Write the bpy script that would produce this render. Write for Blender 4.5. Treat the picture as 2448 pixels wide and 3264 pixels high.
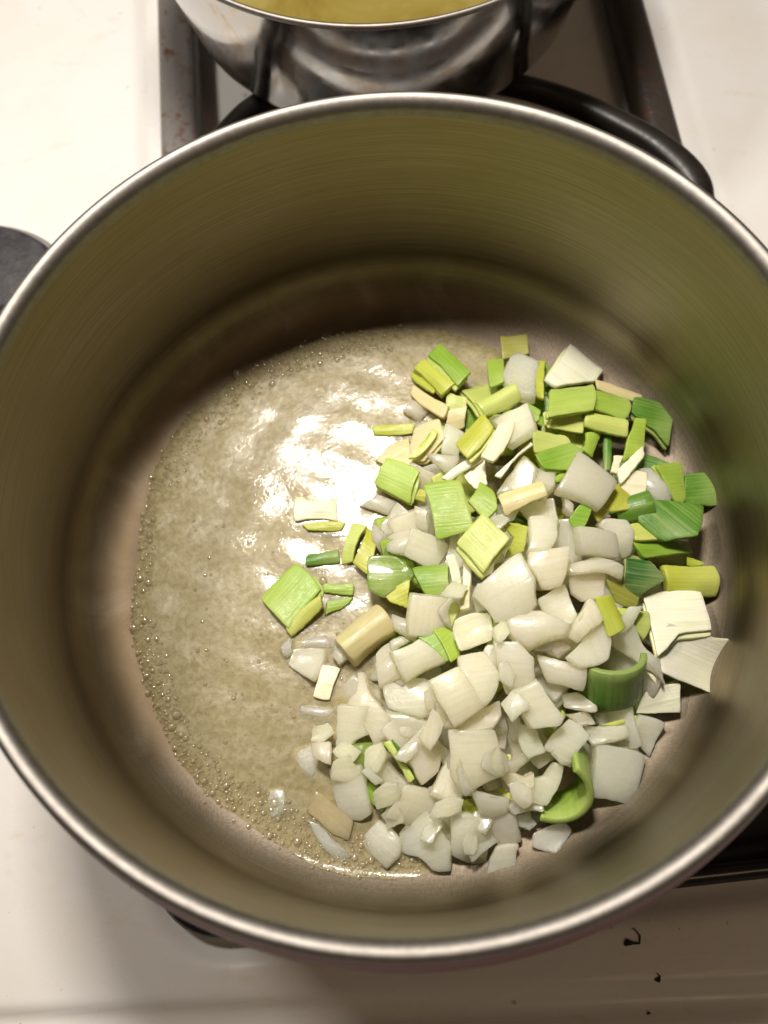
import bpy, math, random
import numpy as np
from mathutils import Matrix, Vector, Euler

# ------------------------------------------------------------------ camera, world, lamps, exposure
sc = bpy.context.scene
for o in list(bpy.data.objects):
    bpy.data.objects.remove(o)
COL = sc.collection

cam_d = bpy.data.cameras.new('camera')
cam = bpy.data.objects.new('camera', cam_d)
COL.objects.link(cam)
sc.camera = cam
cam_d.sensor_fit = 'HORIZONTAL'
cam_d.sensor_width = 36.0
cam_d.lens = 900.74 / 768 * 36
cam_d.clip_start = 0.01
cam_d.clip_end = 20
PITCH, ROLL = 0.3474, -0.111
cam.matrix_world = Matrix.Translation((-0.0049, -0.0943, 0.3111)) @ Matrix.Rotation(PITCH, 4, 'X') @ Matrix.Rotation(ROLL, 4, 'Z')
cam_d.dof.use_dof = True
cam_d.dof.focus_distance = 0.295
cam_d.dof.aperture_fstop = 12.5

world = bpy.data.worlds.new('World')
sc.world = world
world.use_nodes = True
bg = world.node_tree.nodes['Background']
bg.inputs['Color'].default_value = (1.0, 0.77, 0.52, 1)      # dim warm kitchen
bg.inputs['Strength'].default_value = 0.075

def area_lamp(name, loc, target, size, power, color):
    d = bpy.data.lights.new(name, 'AREA')
    d.shape = 'RECTANGLE'
    d.size, d.size_y = size
    d.energy = power
    d.color = color
    o = bpy.data.objects.new(name, d)
    COL.objects.link(o)
    o.location = loc
    o.rotation_euler = (Vector(target) - Vector(loc)).to_track_quat('-Z', 'Y').to_euler()
    return o

# the two lamps of the cooker hood, behind and above the burners
area_lamp('hood_lamp', (-0.036, 0.264, 0.62), (-0.01, 0.0, 0), (0.115, 0.085), 4.6, (1.0, 0.925, 0.83))
area_lamp('hood_lamp', (-0.36, 0.298, 0.62), (-0.03, 0.06, 0), (0.12, 0.08), 1.9, (1.0, 0.93, 0.83))
# the ceiling lamp of the kitchen, behind the cook
area_lamp('ceiling_lamp', (0.7, -0.9, 1.8), (0, 0, 0), (0.5, 0.5), 2.4, (1.0, 0.70, 0.44))

sc.view_settings.view_transform = 'Standard'
sc.view_settings.look = 'None'
sc.view_settings.exposure = 0.06
sc.view_settings.gamma = 1.0
sc.cycles.max_bounces = 7
sc.cycles.diffuse_bounces = 4
sc.cycles.transparent_max_bounces = 12
sc.cycles.use_denoising = True
sc.cycles.caustics_reflective = False
sc.cycles.caustics_refractive = False
sc.cycles.sample_clamp_indirect = 4.0

# ------------------------------------------------------------------ helpers
def srgb(r, g, b):
    f = lambda c: ((c / 255 + 0.055) / 1.055) ** 2.4 if c > 10 else c / 255 / 12.92
    return (f(r), f(g), f(b), 1.0)

def tag(o, label=None, cat=None, group=None, kind=None):
    if label: o['label'] = label
    if cat: o['category'] = cat
    if group: o['group'] = group
    if kind: o['kind'] = kind
    return o

def link(name, me, mat=None, parent=None):
    o = bpy.data.objects.new(name, me)
    COL.objects.link(o)
    if mat is not None and not me.materials:
        me.materials.append(mat)
    if parent is not None:
        o.parent = parent
    return o

def empty(name, loc=(0, 0, 0), rz=0):
    o = bpy.data.objects.new(name, None)
    COL.objects.link(o)
    o.location = loc
    o.rotation_euler = (0, 0, rz)
    o.empty_display_size = 0.02
    return o

def mesh(name, verts, faces, smooth=True):
    me = bpy.data.meshes.new(name)
    me.from_pydata([tuple(v) for v in verts], [], faces)
    me.update()
    if smooth:
        me.polygons.foreach_set('use_smooth', [True] * len(me.polygons))
    return me

def lathe(name, prof, seg=160, close=False):
    """prof: list of (r, z), turned about Z"""
    vs, fs = [], []
    n = len(prof)
    for i in range(seg):
        a = 2 * math.pi * i / seg
        for r, z in prof:
            vs.append((r * math.cos(a), r * math.sin(a), z))
    m = n if close else n - 1
    for i in range(seg):
        j = (i + 1) % seg
        for k in range(m):
            k2 = (k + 1) % n
            fs.append((i * n + k, j * n + k, j * n + k2, i * n + k2))
    return mesh(name, vs, fs)

def fillet(cx, cz, r, a0, a1, n=8):
    return [(cx + r * math.cos(math.radians(a0 + (a1 - a0) * i / n)), cz + r * math.sin(math.radians(a0 + (a1 - a0) * i / n))) for i in range(n + 1)]

def sweep(name, path, section, closed=False, up=(0, 0, 1), scale=None):
    """a section (list of (side, up)) carried along a path"""
    vs, fs = [], []
    n, m = len(path), len(section)
    up = Vector(up)
    P = [Vector(p) for p in path]
    for i in range(n):
        if closed:
            t = P[(i + 1) % n] - P[i - 1]
        else:
            t = P[min(i + 1, n - 1)] - P[max(i - 1, 0)]
        t.normalize()
        s = t.cross(up); s.normalize()
        u = s.cross(t)
        k = scale[i] if scale else 1.0
        for a, b in section:
            vs.append(P[i] + s * a * k + u * b)
    for i in range(n if closed else n - 1):
        j = (i + 1) % n
        for k in range(m):
            k2 = (k + 1) % m
            fs.append((i * m + k, i * m + k2, j * m + k2, j * m + k))
    if not closed:
        fs.append(tuple(reversed(range(m))))
        fs.append(tuple((n - 1) * m + k for k in range(m)))
    return mesh(name, vs, fs)

def round_section(w, h, r, n=4):
    pts = []
    for cx, cy, a in ((w / 2 - r, h / 2 - r, 0), (-w / 2 + r, h / 2 - r, 90), (-w / 2 + r, -h / 2 + r, 180), (w / 2 - r, -h / 2 + r, 270)):
        for i in range(n + 1):
            t = math.radians(a + 90 * i / n)
            pts.append((cx + r * math.cos(t), cy + r * math.sin(t)))
    return pts

# ------------------------------------------------------------------ materials
class Nodes:
    def __init__(self, name):  # a material and short calls for its nodes
        self.m = bpy.data.materials.new(name)
        self.m.use_nodes = True
        self.t = self.m.node_tree
        self.b = self.t.nodes['Principled BSDF']
        self.out = self.t.nodes['Material Output']
    def n(self, typ, **kw):
        nd = self.t.nodes.new(typ)
        for k, v in kw.items():
            if k in nd.inputs: nd.inputs[k].default_value = v
            else: setattr(nd, k, v)
        return nd
    def l(self, a, b): self.t.links.new(a, b)
    def set(self, **kw):
        for k, v in kw.items(): self.b.inputs[k.replace('_', ' ')].default_value = v
    def coords(self, scale=(1, 1, 1), kind='Object'):
        tc = self.n('ShaderNodeTexCoord')
        mp = self.n('ShaderNodeMapping')
        mp.inputs['Scale'].default_value = scale
        self.l(tc.outputs[kind], mp.inputs['Vector'])
        return mp.outputs['Vector']
    def noise(self, vec, scale=1.0, detail=3.0, rough=0.5, dist=0.0):
        nd = self.n('ShaderNodeTexNoise')
        nd.inputs['Scale'].default_value = scale
        nd.inputs['Detail'].default_value = detail
        nd.inputs['Roughness'].default_value = rough
        nd.inputs['Distortion'].default_value = dist
        self.l(vec, nd.inputs['Vector'])
        return nd.outputs['Fac']
    def ramp(self, fac, stops):
        nd = self.n('ShaderNodeValToRGB')
        el = nd.color_ramp.elements
        while len(el) < len(stops): el.new(0.5)
        for e, (p, c) in zip(el, stops):
            e.position = p
            e.color = c if len(c) == 4 else (*c, 1)
        self.l(fac, nd.inputs['Fac'])
        return nd.outputs['Color']
    def mr(self, fac, a, b, lo=0.0, hi=1.0):
        nd = self.n('ShaderNodeMapRange')
        nd.inputs['From Min'].default_value = lo
        nd.inputs['From Max'].default_value = hi
        nd.inputs['To Min'].default_value = a
        nd.inputs['To Max'].default_value = b
        self.l(fac, nd.inputs['Value'])
        return nd.outputs['Result']
    def mix(self, fac, a, b, mode='MIX'):
        nd = self.n('ShaderNodeMix')
        nd.data_type = 'RGBA'
        nd.blend_type = mode
        for sock, v in ((nd.inputs[0], fac), (nd.inputs[6], a), (nd.inputs[7], b)):
            if hasattr(v, 'is_linked'): self.l(v, sock)
            else: sock.default_value = v
        return nd.outputs[2]
    def math(self, op, a, b=0.0):
        nd = self.n('ShaderNodeMath')
        nd.operation = op
        for sock, v in ((nd.inputs[0], a), (nd.inputs[1], b)):
            if hasattr(v, 'is_linked'): self.l(v, sock)
            else: sock.default_value = v
        return nd.outputs[0]
    def bump(self, h, dist=0.001, strength=1.0, prev=None):
        nd = self.n('ShaderNodeBump')
        nd.inputs['Distance'].default_value = dist
        nd.inputs['Strength'].default_value = strength
        self.l(h, nd.inputs['Height'])
        if prev is not None: self.l(prev, nd.inputs['Normal'])
        return nd.outputs['Normal']

G = lambda v: (v, v, v, 1)

def steel():
    """brushed round the wall, worn and scratched on the floor; the two finishes run together in the bend"""
    k = Nodes('brushed_steel')
    tc = k.n('ShaderNodeTexCoord')
    sx = k.n('ShaderNodeSeparateXYZ')
    k.l(tc.outputs['Object'], sx.inputs[0])
    wob = k.noise(k.coords((30, 30, 30)), 1.0, 3)
    zz = k.math('ADD', sx.outputs['Z'], k.mr(wob, -0.0015, 0.0015))
    f = k.mr(zz, 0, 1, 0.0003, 0.013)
    # wall
    fine = k.noise(k.coords((22, 22, 2600)), 1.0, 5, 0.65)
    blot = k.noise(k.coords((18, 18, 30)), 1.0, 3, 0.5)
    wc = k.mix(k.mr(fine, 0, 1, .35, .68), (0.25, 0.212, 0.145, 1), (0.375, 0.33, 0.243, 1))
    wc = k.mix(k.mr(blot, 0, .5, .4, .75), wc, (0.25, 0.19, 0.10, 1))
    # floor
    a = k.noise(k.coords((2400, 700, 1)), 1.0, 4, 0.6, 0.4)
    b = k.noise(k.coords((700, 2400, 1)), 1.0, 4, 0.6, 0.4)
    gr = k.mix(k.mr(k.noise(k.coords((45, 45, 45)), 1.0, 2), 0, 1, .4, .6), a, b)
    fb = k.noise(k.coords((26, 26, 26)), 1.0, 4, 0.55)
    sp = k.noise(k.coords((700, 700, 700)), 1.0, 2, 0.5)
    fc = k.mix(k.mr(gr, 0, 1, .38, .62), (0.21, 0.172, 0.128, 1), (0.35, 0.295, 0.235, 1))
    fc = k.mix(k.mr(fb, 0, .5, .45, .75), fc, (0.22, 0.15, 0.09, 1))
    fc = k.mix(k.mr(sp, 0, .5, .68, .75), fc, (0.12, 0.09, 0.06, 1))
    # heat-stained brown at the back; wall's shade painted in on the left
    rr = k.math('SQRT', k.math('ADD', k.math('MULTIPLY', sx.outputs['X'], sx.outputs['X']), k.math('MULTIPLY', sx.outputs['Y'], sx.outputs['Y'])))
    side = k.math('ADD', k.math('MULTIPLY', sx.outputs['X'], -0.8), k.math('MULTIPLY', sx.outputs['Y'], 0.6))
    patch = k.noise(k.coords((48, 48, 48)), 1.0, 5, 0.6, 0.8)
    stain_shade = k.math('MULTIPLY', k.math('MULTIPLY', k.mr(rr, 0, 1, 0.080, 0.104), k.mr(side, 0, 1, 0.0, 0.05)), k.mr(patch, 0.45, 1.0, .35, .6))
    fc = k.mix(stain_shade, fc, (0.115, 0.082, 0.046, 1))
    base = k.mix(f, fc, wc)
    base = k.mix(k.math('MULTIPLY', stain_shade, k.mr(zz, 0.7, 0.0, 0.004, 0.030)), base, (0.15, 0.11, 0.062, 1))
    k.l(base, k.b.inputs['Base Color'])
    r1 = k.mr(fine, 0.42, 0.56)
    r2 = k.mr(gr, 0.50, 0.66)
    k.l(k.math('ADD', k.math('MULTIPLY', r1, f), k.math('MULTIPLY', r2, k.math('SUBTRACT', 1.0, f))), k.b.inputs['Roughness'])
    k.l(k.math('MULTIPLY', f, 0.5), k.b.inputs['Anisotropic'])
    tn = k.n('ShaderNodeTangent', direction_type='RADIAL', axis='Z')
    k.l(tn.outputs['Tangent'], k.b.inputs['Tangent'])
    k.l(k.mr(f, 0.75, 1.0), k.b.inputs['Metallic'])
    hh = k.math('ADD', k.math('MULTIPLY', fine, k.math('MULTIPLY', f, 0.25)), k.math('MULTIPLY', gr, k.math('SUBTRACT', 1.0, f)))
    k.l(k.bump(hh, 0.00009, 0.5), k.b.inputs['Normal'])
    return k.m

def steel_rim():
    k = Nodes('satin_steel_rim')
    fine = k.noise(k.coords((60, 60, 3000)), 1.0, 4, 0.6)
    nick = k.noise(k.coords((420, 420, 420)), 1.0, 3, 0.6)
    k.l(k.mix(k.mr(nick, 0, 1, .3, .7), (0.27, 0.25, 0.23, 1), (0.34, 0.32, 0.295, 1)), k.b.inputs['Base Color'])
    k.l(k.mr(fine, 0.5, 0.62), k.b.inputs['Roughness'])
    tn = k.n('ShaderNodeTangent', direction_type='RADIAL', axis='Z')
    k.l(tn.outputs['Tangent'], k.b.inputs['Tangent'])
    k.set(Metallic=1.0, Anisotropic=0.4)
    k.l(k.bump(nick, 0.00008, 0.4), k.b.inputs['Normal'])
    return k.m

def red_enamel():
    k = Nodes('dark_red_enamel')
    k.set(Base_Color=(0.15, 0.002, 0.004, 1), Roughness=0.4, Specular_IOR_Level=0.25)
    return k.m

def polished_steel():
    k = Nodes('heat_stained_polished_steel')
    a = k.noise(k.coords((70, 70, 45)), 1.0, 6, 0.65, 0.8)
    b = k.noise(k.coords((120, 120, 90)), 1.0, 4, 0.6)
    speck = k.noise(k.coords((900, 900, 900)), 1.0, 2, 0.5)
    c = k.ramp(a, [(0.30, (0.42, 0.34, 0.27)), (0.45, (0.50, 0.47, 0.43)), (0.60, (0.46, 0.47, 0.48)), (0.75, (0.48, 0.40, 0.31))])
    c = k.mix(k.mr(speck, 0, .4, .68, .74), c, (0.22, 0.13, 0.07, 1))
    k.l(c, k.b.inputs['Base Color'])
    k.l(k.mr(b, 0.07, 0.20, .3, .7), k.b.inputs['Roughness'])
    k.set(Metallic=1.0)
    return k.m

def enamel_white():
    k = Nodes('white_stove_enamel')
    a = k.noise(k.coords((16, 16, 16)), 1.0, 4, 0.6)
    s = k.noise(k.coords((260, 260, 260)), 1.0, 2, 0.5)
    c = k.mix(k.mr(a, 0, 1, .45, .75), (0.80, 0.79, 0.775, 1), (0.78, 0.74, 0.68, 1))
    sm = k.noise(k.coords((34, 55, 34)), 1.0, 6, 0.65, 1.2)
    c = k.mix(k.mr(sm, 0, .45, .58, .74), c, (0.66, 0.57, 0.45, 1))
    c = k.mix(k.mr(s, 0, .5, .745, .78), c, (0.25, 0.15, 0.08, 1))
    k.l(c, k.b.inputs['Base Color'])
    k.l(k.mr(sm, 0.20, 0.42, .3, .7), k.b.inputs['Roughness'])
    k.set(Specular_IOR_Level=0.4)
    return k.m

def grate_metal(name, base, rust, rough, amount, rel=0.0006):
    k = Nodes(name)
    a = k.noise(k.coords((130, 130, 130)), 1.0, 6, 0.65)
    b = k.noise(k.coords((420, 420, 420)), 1.0, 3, 0.6)
    c = k.mix(k.mr(a, 0, 1, amount, amount + .12), base, rust)
    k.l(c, k.b.inputs['Base Color'])
    k.l(k.mr(b, rough - .12, rough + .15), k.b.inputs['Roughness'])
    k.l(k.bump(b, rel, 0.7), k.b.inputs['Normal'])
    return k

def butter():
    k = Nodes('melted_butter')
    v = k.coords((1, 1, 1))
    cl = k.noise(v, 430, 5, 0.55, 0.5)
    big = k.noise(v, 34, 4, 0.55, 0.5)
    spk = k.noise(v, 900, 2, 0.5)
    col = k.mix(k.mr(cl, 0, 1, .36, .66), (0.47, 0.41, 0.21, 1), (0.55, 0.49, 0.29, 1))
    col = k.mix(k.mr(big, 0, .6, .42, .70), col, (0.42, 0.37, 0.17, 1))
    k.l(col, k.b.inputs['Base Color'])
    k.set(IOR=1.46, Specular_IOR_Level=0.85, Coat_Weight=0.9, Coat_Roughness=0.04)
    k.l(k.mr(big, 0.25, 0.5, .35, .65), k.b.inputs['Roughness'])
    w1 = k.noise(v, 95, 3, 0.5, 0.4)
    w2 = k.noise(v, 520, 3, 0.6)
    n1 = k.bump(w1, 0.0016, 0.22)
    n2 = k.bump(w2, 0.00022, 0.4, n1)
    k.l(n2, k.b.inputs['Normal'])
    k.l(k.bump(w2, 0.00022, 0.45, k.bump(w1, 0.0009, 0.2)), k.b.inputs['Coat Normal'])
    tr = k.n('ShaderNodeBsdfTransparent')
    tr.inputs['Color'].default_value = (0.94, 0.90, 0.70, 1)
    mx = k.n('ShaderNodeMixShader')
    k.l(k.math('MULTIPLY', k.mr(cl, 0.42, 0.62, .35, .65), 1.0), mx.inputs[0])
    k.l(tr.outputs[0], mx.inputs[1])
    k.l(k.b.outputs[0], mx.inputs[2])
    k.l(mx.outputs[0], k.out.inputs['Surface'])
    return k.m

def bubble_film():
    k = Nodes('bubble_film')
    lw = k.n('ShaderNodeLayerWeight', Blend=0.35)
    tr = k.n('ShaderNodeBsdfTransparent'); tr.inputs['Color'].default_value = (0.97, 0.93, 0.84, 1)
    gl = k.n('ShaderNodeBsdfGlossy'); gl.inputs['Roughness'].default_value = 0.08
    gl.inputs['Color'].default_value = (0.95, 0.9, 0.8, 1)
    mx = k.n('ShaderNodeMixShader')
    k.l(k.mr(lw.outputs['Facing'], 0.16, 0.95), mx.inputs[0])
    k.l(tr.outputs[0], mx.inputs[1]); k.l(gl.outputs[0], mx.inputs[2])
    df = k.n('ShaderNodeBsdfDiffuse'); df.inputs['Color'].default_value = (0.75, 0.68, 0.52, 1)
    m2 = k.n('ShaderNodeMixShader', Fac=0.14)
    k.l(mx.outputs[0], m2.inputs[1]); k.l(df.outputs[0], m2.inputs[2])
    k.l(m2.outputs[0], k.out.inputs['Surface'])
    return k.m

def onion_mat():
    k = Nodes('onion_flesh')
    k.b.subsurface_method = 'BURLEY'
    oi = k.n('ShaderNodeObjectInfo')
    gr = k.noise(k.coords((35, 620, 260)), 1.0, 4, 0.6)
    bl = k.noise(k.coords((110, 110, 110)), 1.0, 3, 0.5)
    wet = k.noise(k.coords((700, 700, 700)), 1.0, 3, 0.6)
    c = k.mix(k.mr(gr, 0, .45, .48, .75), oi.outputs['Color'], (0.78, 0.76, 0.52, 1))
    c = k.mix(k.mr(bl, 0, .45, .5, .8), c, (0.80, 0.80, 0.46, 1))
    k.l(c, k.b.inputs['Base Color'])
    k.l(k.mr(wet, 0.14, 0.36, .3, .7), k.b.inputs['Roughness'])
    k.set(Subsurface_Weight=0.9, Subsurface_Scale=0.020, IOR=1.4, Specular_IOR_Level=0.5, Coat_Weight=0.5, Coat_Roughness=0.09)
    k.b.inputs['Subsurface Radius'].default_value = (1.0, 0.92, 0.62)
    k.l(k.bump(k.math('ADD', k.math('MULTIPLY', gr, 1.2), wet), 0.00028, 0.6), k.b.inputs['Normal'])
    tl = k.n('ShaderNodeBsdfTranslucent')
    k.l(c, tl.inputs['Color'])
    m1 = k.n('ShaderNodeMixShader', Fac=0.30)
    k.l(k.b.outputs[0], m1.inputs[1]); k.l(tl.outputs[0], m1.inputs[2])
    k.l(m1.outputs[0], k.out.inputs['Surface'])
    return k.m

def leek_mat():
    k = Nodes('leek_leaf')
    k.b.subsurface_method = 'BURLEY'
    oi = k.n('ShaderNodeObjectInfo')
    rib = k.noise(k.coords((22, 1050, 300)), 1.0, 4, 0.6)
    wide = k.noise(k.coords((40, 380, 140)), 1.0, 2, 0.5)
    bl = k.noise(k.coords((70, 110, 110)), 1.0, 3, 0.5)
    wet = k.noise(k.coords((600, 600, 600)), 1.0, 3, 0.6)
    pale = k.mix(0.40, oi.outputs['Color'], (0.66, 0.70, 0.24, 1))
    deep = k.mix(0.5, oi.outputs['Color'], (0.16, 0.30, 0.03, 1))
    c = k.mix(k.mr(rib, 0, .6, .45, .68), oi.outputs['Color'], pale)
    c = k.mix(k.mr(wide, 0, .5, .5, .75), c, deep)
    c = k.mix(k.mr(bl, 0, .4, .46, .75), c, pale)
    # from the green end to the pale end of the leaf
    gn = k.n('ShaderNodeTexCoord'); gx = k.n('ShaderNodeSeparateXYZ')
    k.l(gn.outputs['Generated'], gx.inputs[0])
    ph = k.math('ADD', gx.outputs['X'], k.math('MULTIPLY', k.math('SUBTRACT', oi.outputs['Random'], 0.5), 1.1))
    c = k.mix(k.mr(ph, 0, .6, .65, 1.4), c, k.mix(0.5, oi.outputs['Color'], (0.72, 0.74, 0.30, 1)))
    k.l(c, k.b.inputs['Base Color'])
    k.l(k.mr(wet, 0.30, 0.46, .35, .65), k.b.inputs['Roughness'])
    k.set(Subsurface_Weight=0.25, Subsurface_Scale=0.003, Specular_IOR_Level=0.4)
    k.b.inputs['Subsurface Radius'].default_value = (0.8, 1.0, 0.35)
    k.l(k.bump(k.math('ADD', rib, k.math('MULTIPLY', wet, .4)), 0.00035, 0.6), k.b.inputs['Normal'])
    return k.m

def plain(name, col, rough, **kw):
    k = Nodes(name)
    a = k.noise(k.coords((300, 300, 300)), 1.0, 4, 0.6)
    c2 = tuple(c * 0.7 for c in col[:3]) + (1,)
    k.l(k.mix(a, col, c2), k.b.inputs['Base Color'])
    k.set(Roughness=rough, **kw)
    return k

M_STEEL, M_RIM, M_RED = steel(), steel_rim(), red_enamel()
M_POL, M_WHITE = polished_steel(), enamel_white()
M_RAIL = grate_metal('grey_rusty_grate', (0.20, 0.185, 0.175, 1), (0.13, 0.05, 0.02, 1), 0.42, .55).m
M_RAILD = grate_metal('brown_black_grate', (0.045, 0.036, 0.030, 1), (0.075, 0.035, 0.018, 1), 0.36, .55).m
M_FING = grate_metal('black_grate_finger', (0.012, 0.009, 0.007, 1), (0.03, 0.014, 0.008, 1), 0.42, .58, 0.00008).m
M_TRAY = plain('black_enamel_tray', (0.012, 0.010, 0.009, 1), 0.25).m
M_CAP = grate_metal('matte_black_cap', (0.028, 0.025, 0.030, 1), (0.05, 0.045, 0.05, 1), 0.55, .5).m
M_CAPRING = plain('grey_cast_metal', (0.42, 0.40, 0.39, 1), 0.4, Metallic=0.3).m
M_BUTTER, M_BUB = butter(), bubble_film()
M_ONION, M_LEEK = onion_mat(), leek_mat()
def broth_mat():
    k = Nodes('cloudy_broth')
    a = k.noise(k.coords((26, 26, 26)), 1.0, 4, 0.6, 0.8)
    d = k.noise(k.coords((190, 190, 190)), 1.0, 2, 0.4)
    c = k.ramp(a, [(0.32, (0.15, 0.095, 0.018)), (0.5, (0.215, 0.165, 0.035)), (0.68, (0.27, 0.215, 0.065))])
    c = k.mix(k.mr(d, 0, .18, .62, .70), c, (0.30, 0.24, 0.07, 1))
    k.l(c, k.b.inputs['Base Color'])
    k.set(Roughness=0.12, Coat_Weight=0.4)
    k.l(k.bump(d, 0.0006, 0.3), k.b.inputs['Normal'])
    return k.m
M_BROTH = broth_mat()
M_HERB = plain('dark_dried_herb', (0.022, 0.017, 0.008, 1), 0.7).m
# ------------------------------------------------------------------ measured layout, in millimetres from the middle of the pot floor
BUTTER = [(25.0, 92.2), (5.1, 94.7), (-17.0, 94.6), (-39.5, 88.4), (-61.9, 78.3), (-78.6, 63.0), (-89.6, 45.9), (-95.2, 20.7), (-98.0, -3.6), (-97.3, -22.2), (-94.2, -35.5), (-88.8, -48.7), (-82.1, -63.3), (-70.1, -76.4), (-56.9, -88.0), (-42.4, -97.3), (-29.5, -103.5), (-13.4, -106.5), (0.1, -105.2), (11.9, -95.2), (27.1, -75.0), (44.2, -46.1), (57.7, -14.7), (62.1, 20.2), (60.7, 52.7), (47.1, 80.6)]
# place, axis, middle of the arc, (radius, length, from, to, thickness, flare), colour, label
CURLS = [
    ((63, -50, 11), (0.05, 0.62, 0.78), (0, -0.78, 0.62), (11, 16, -88, 84, 2.2, -0.6), 'd', 'dark green half tube of leek standing open beside white pieces'),
    ((38, -80, 10), (-0.15, -0.62, 0.77), (0.75, -0.65, 0.0), (13, 17, -75, 75, 2.2, 1.0), 'm', 'green curled leek ring with pale cut edge above bare steel'),
    ((82, 4, 12), (0.95, 0.1, 0.2), (0.0, 0.2, 0.98), (6.0, 13, -80, 90, 1.5, 0.5), 'd', 'dark green folded leek tube between pale leek and pot wall'),
]
CRUMBS = [
    ('herb_crumb', [(61.9, -137.4, .6), (63.2, -136.6, .8), (65.0, -137.0, .7), (67.2, -137.4, .5), (67.8, -135.0, .7), (66.6, -133.0, .9), (65.6, -132.4, .5)], [.5, 1.5, .6, .35, .35, .3, .25], 'hooked black crumb with a curled tail on the stovetop'),
    ('herb_crumb', [(70.2, -149.0, .4), (71.4, -149.4, .6), (72.2, -148.2, .4), (71.2, -147.2, .4)], [.4, .9, .3, .2], 'tiny curled dark crumb near the stove\'s front lip'),
    ('herb_crumb', [(66.0, -159.8, .3), (66.6, -159.4, .5), (67.2, -159.7, .3)], [.2, .6, .2], 'tiny olive crumb on the very edge of the stove'),
]
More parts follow.
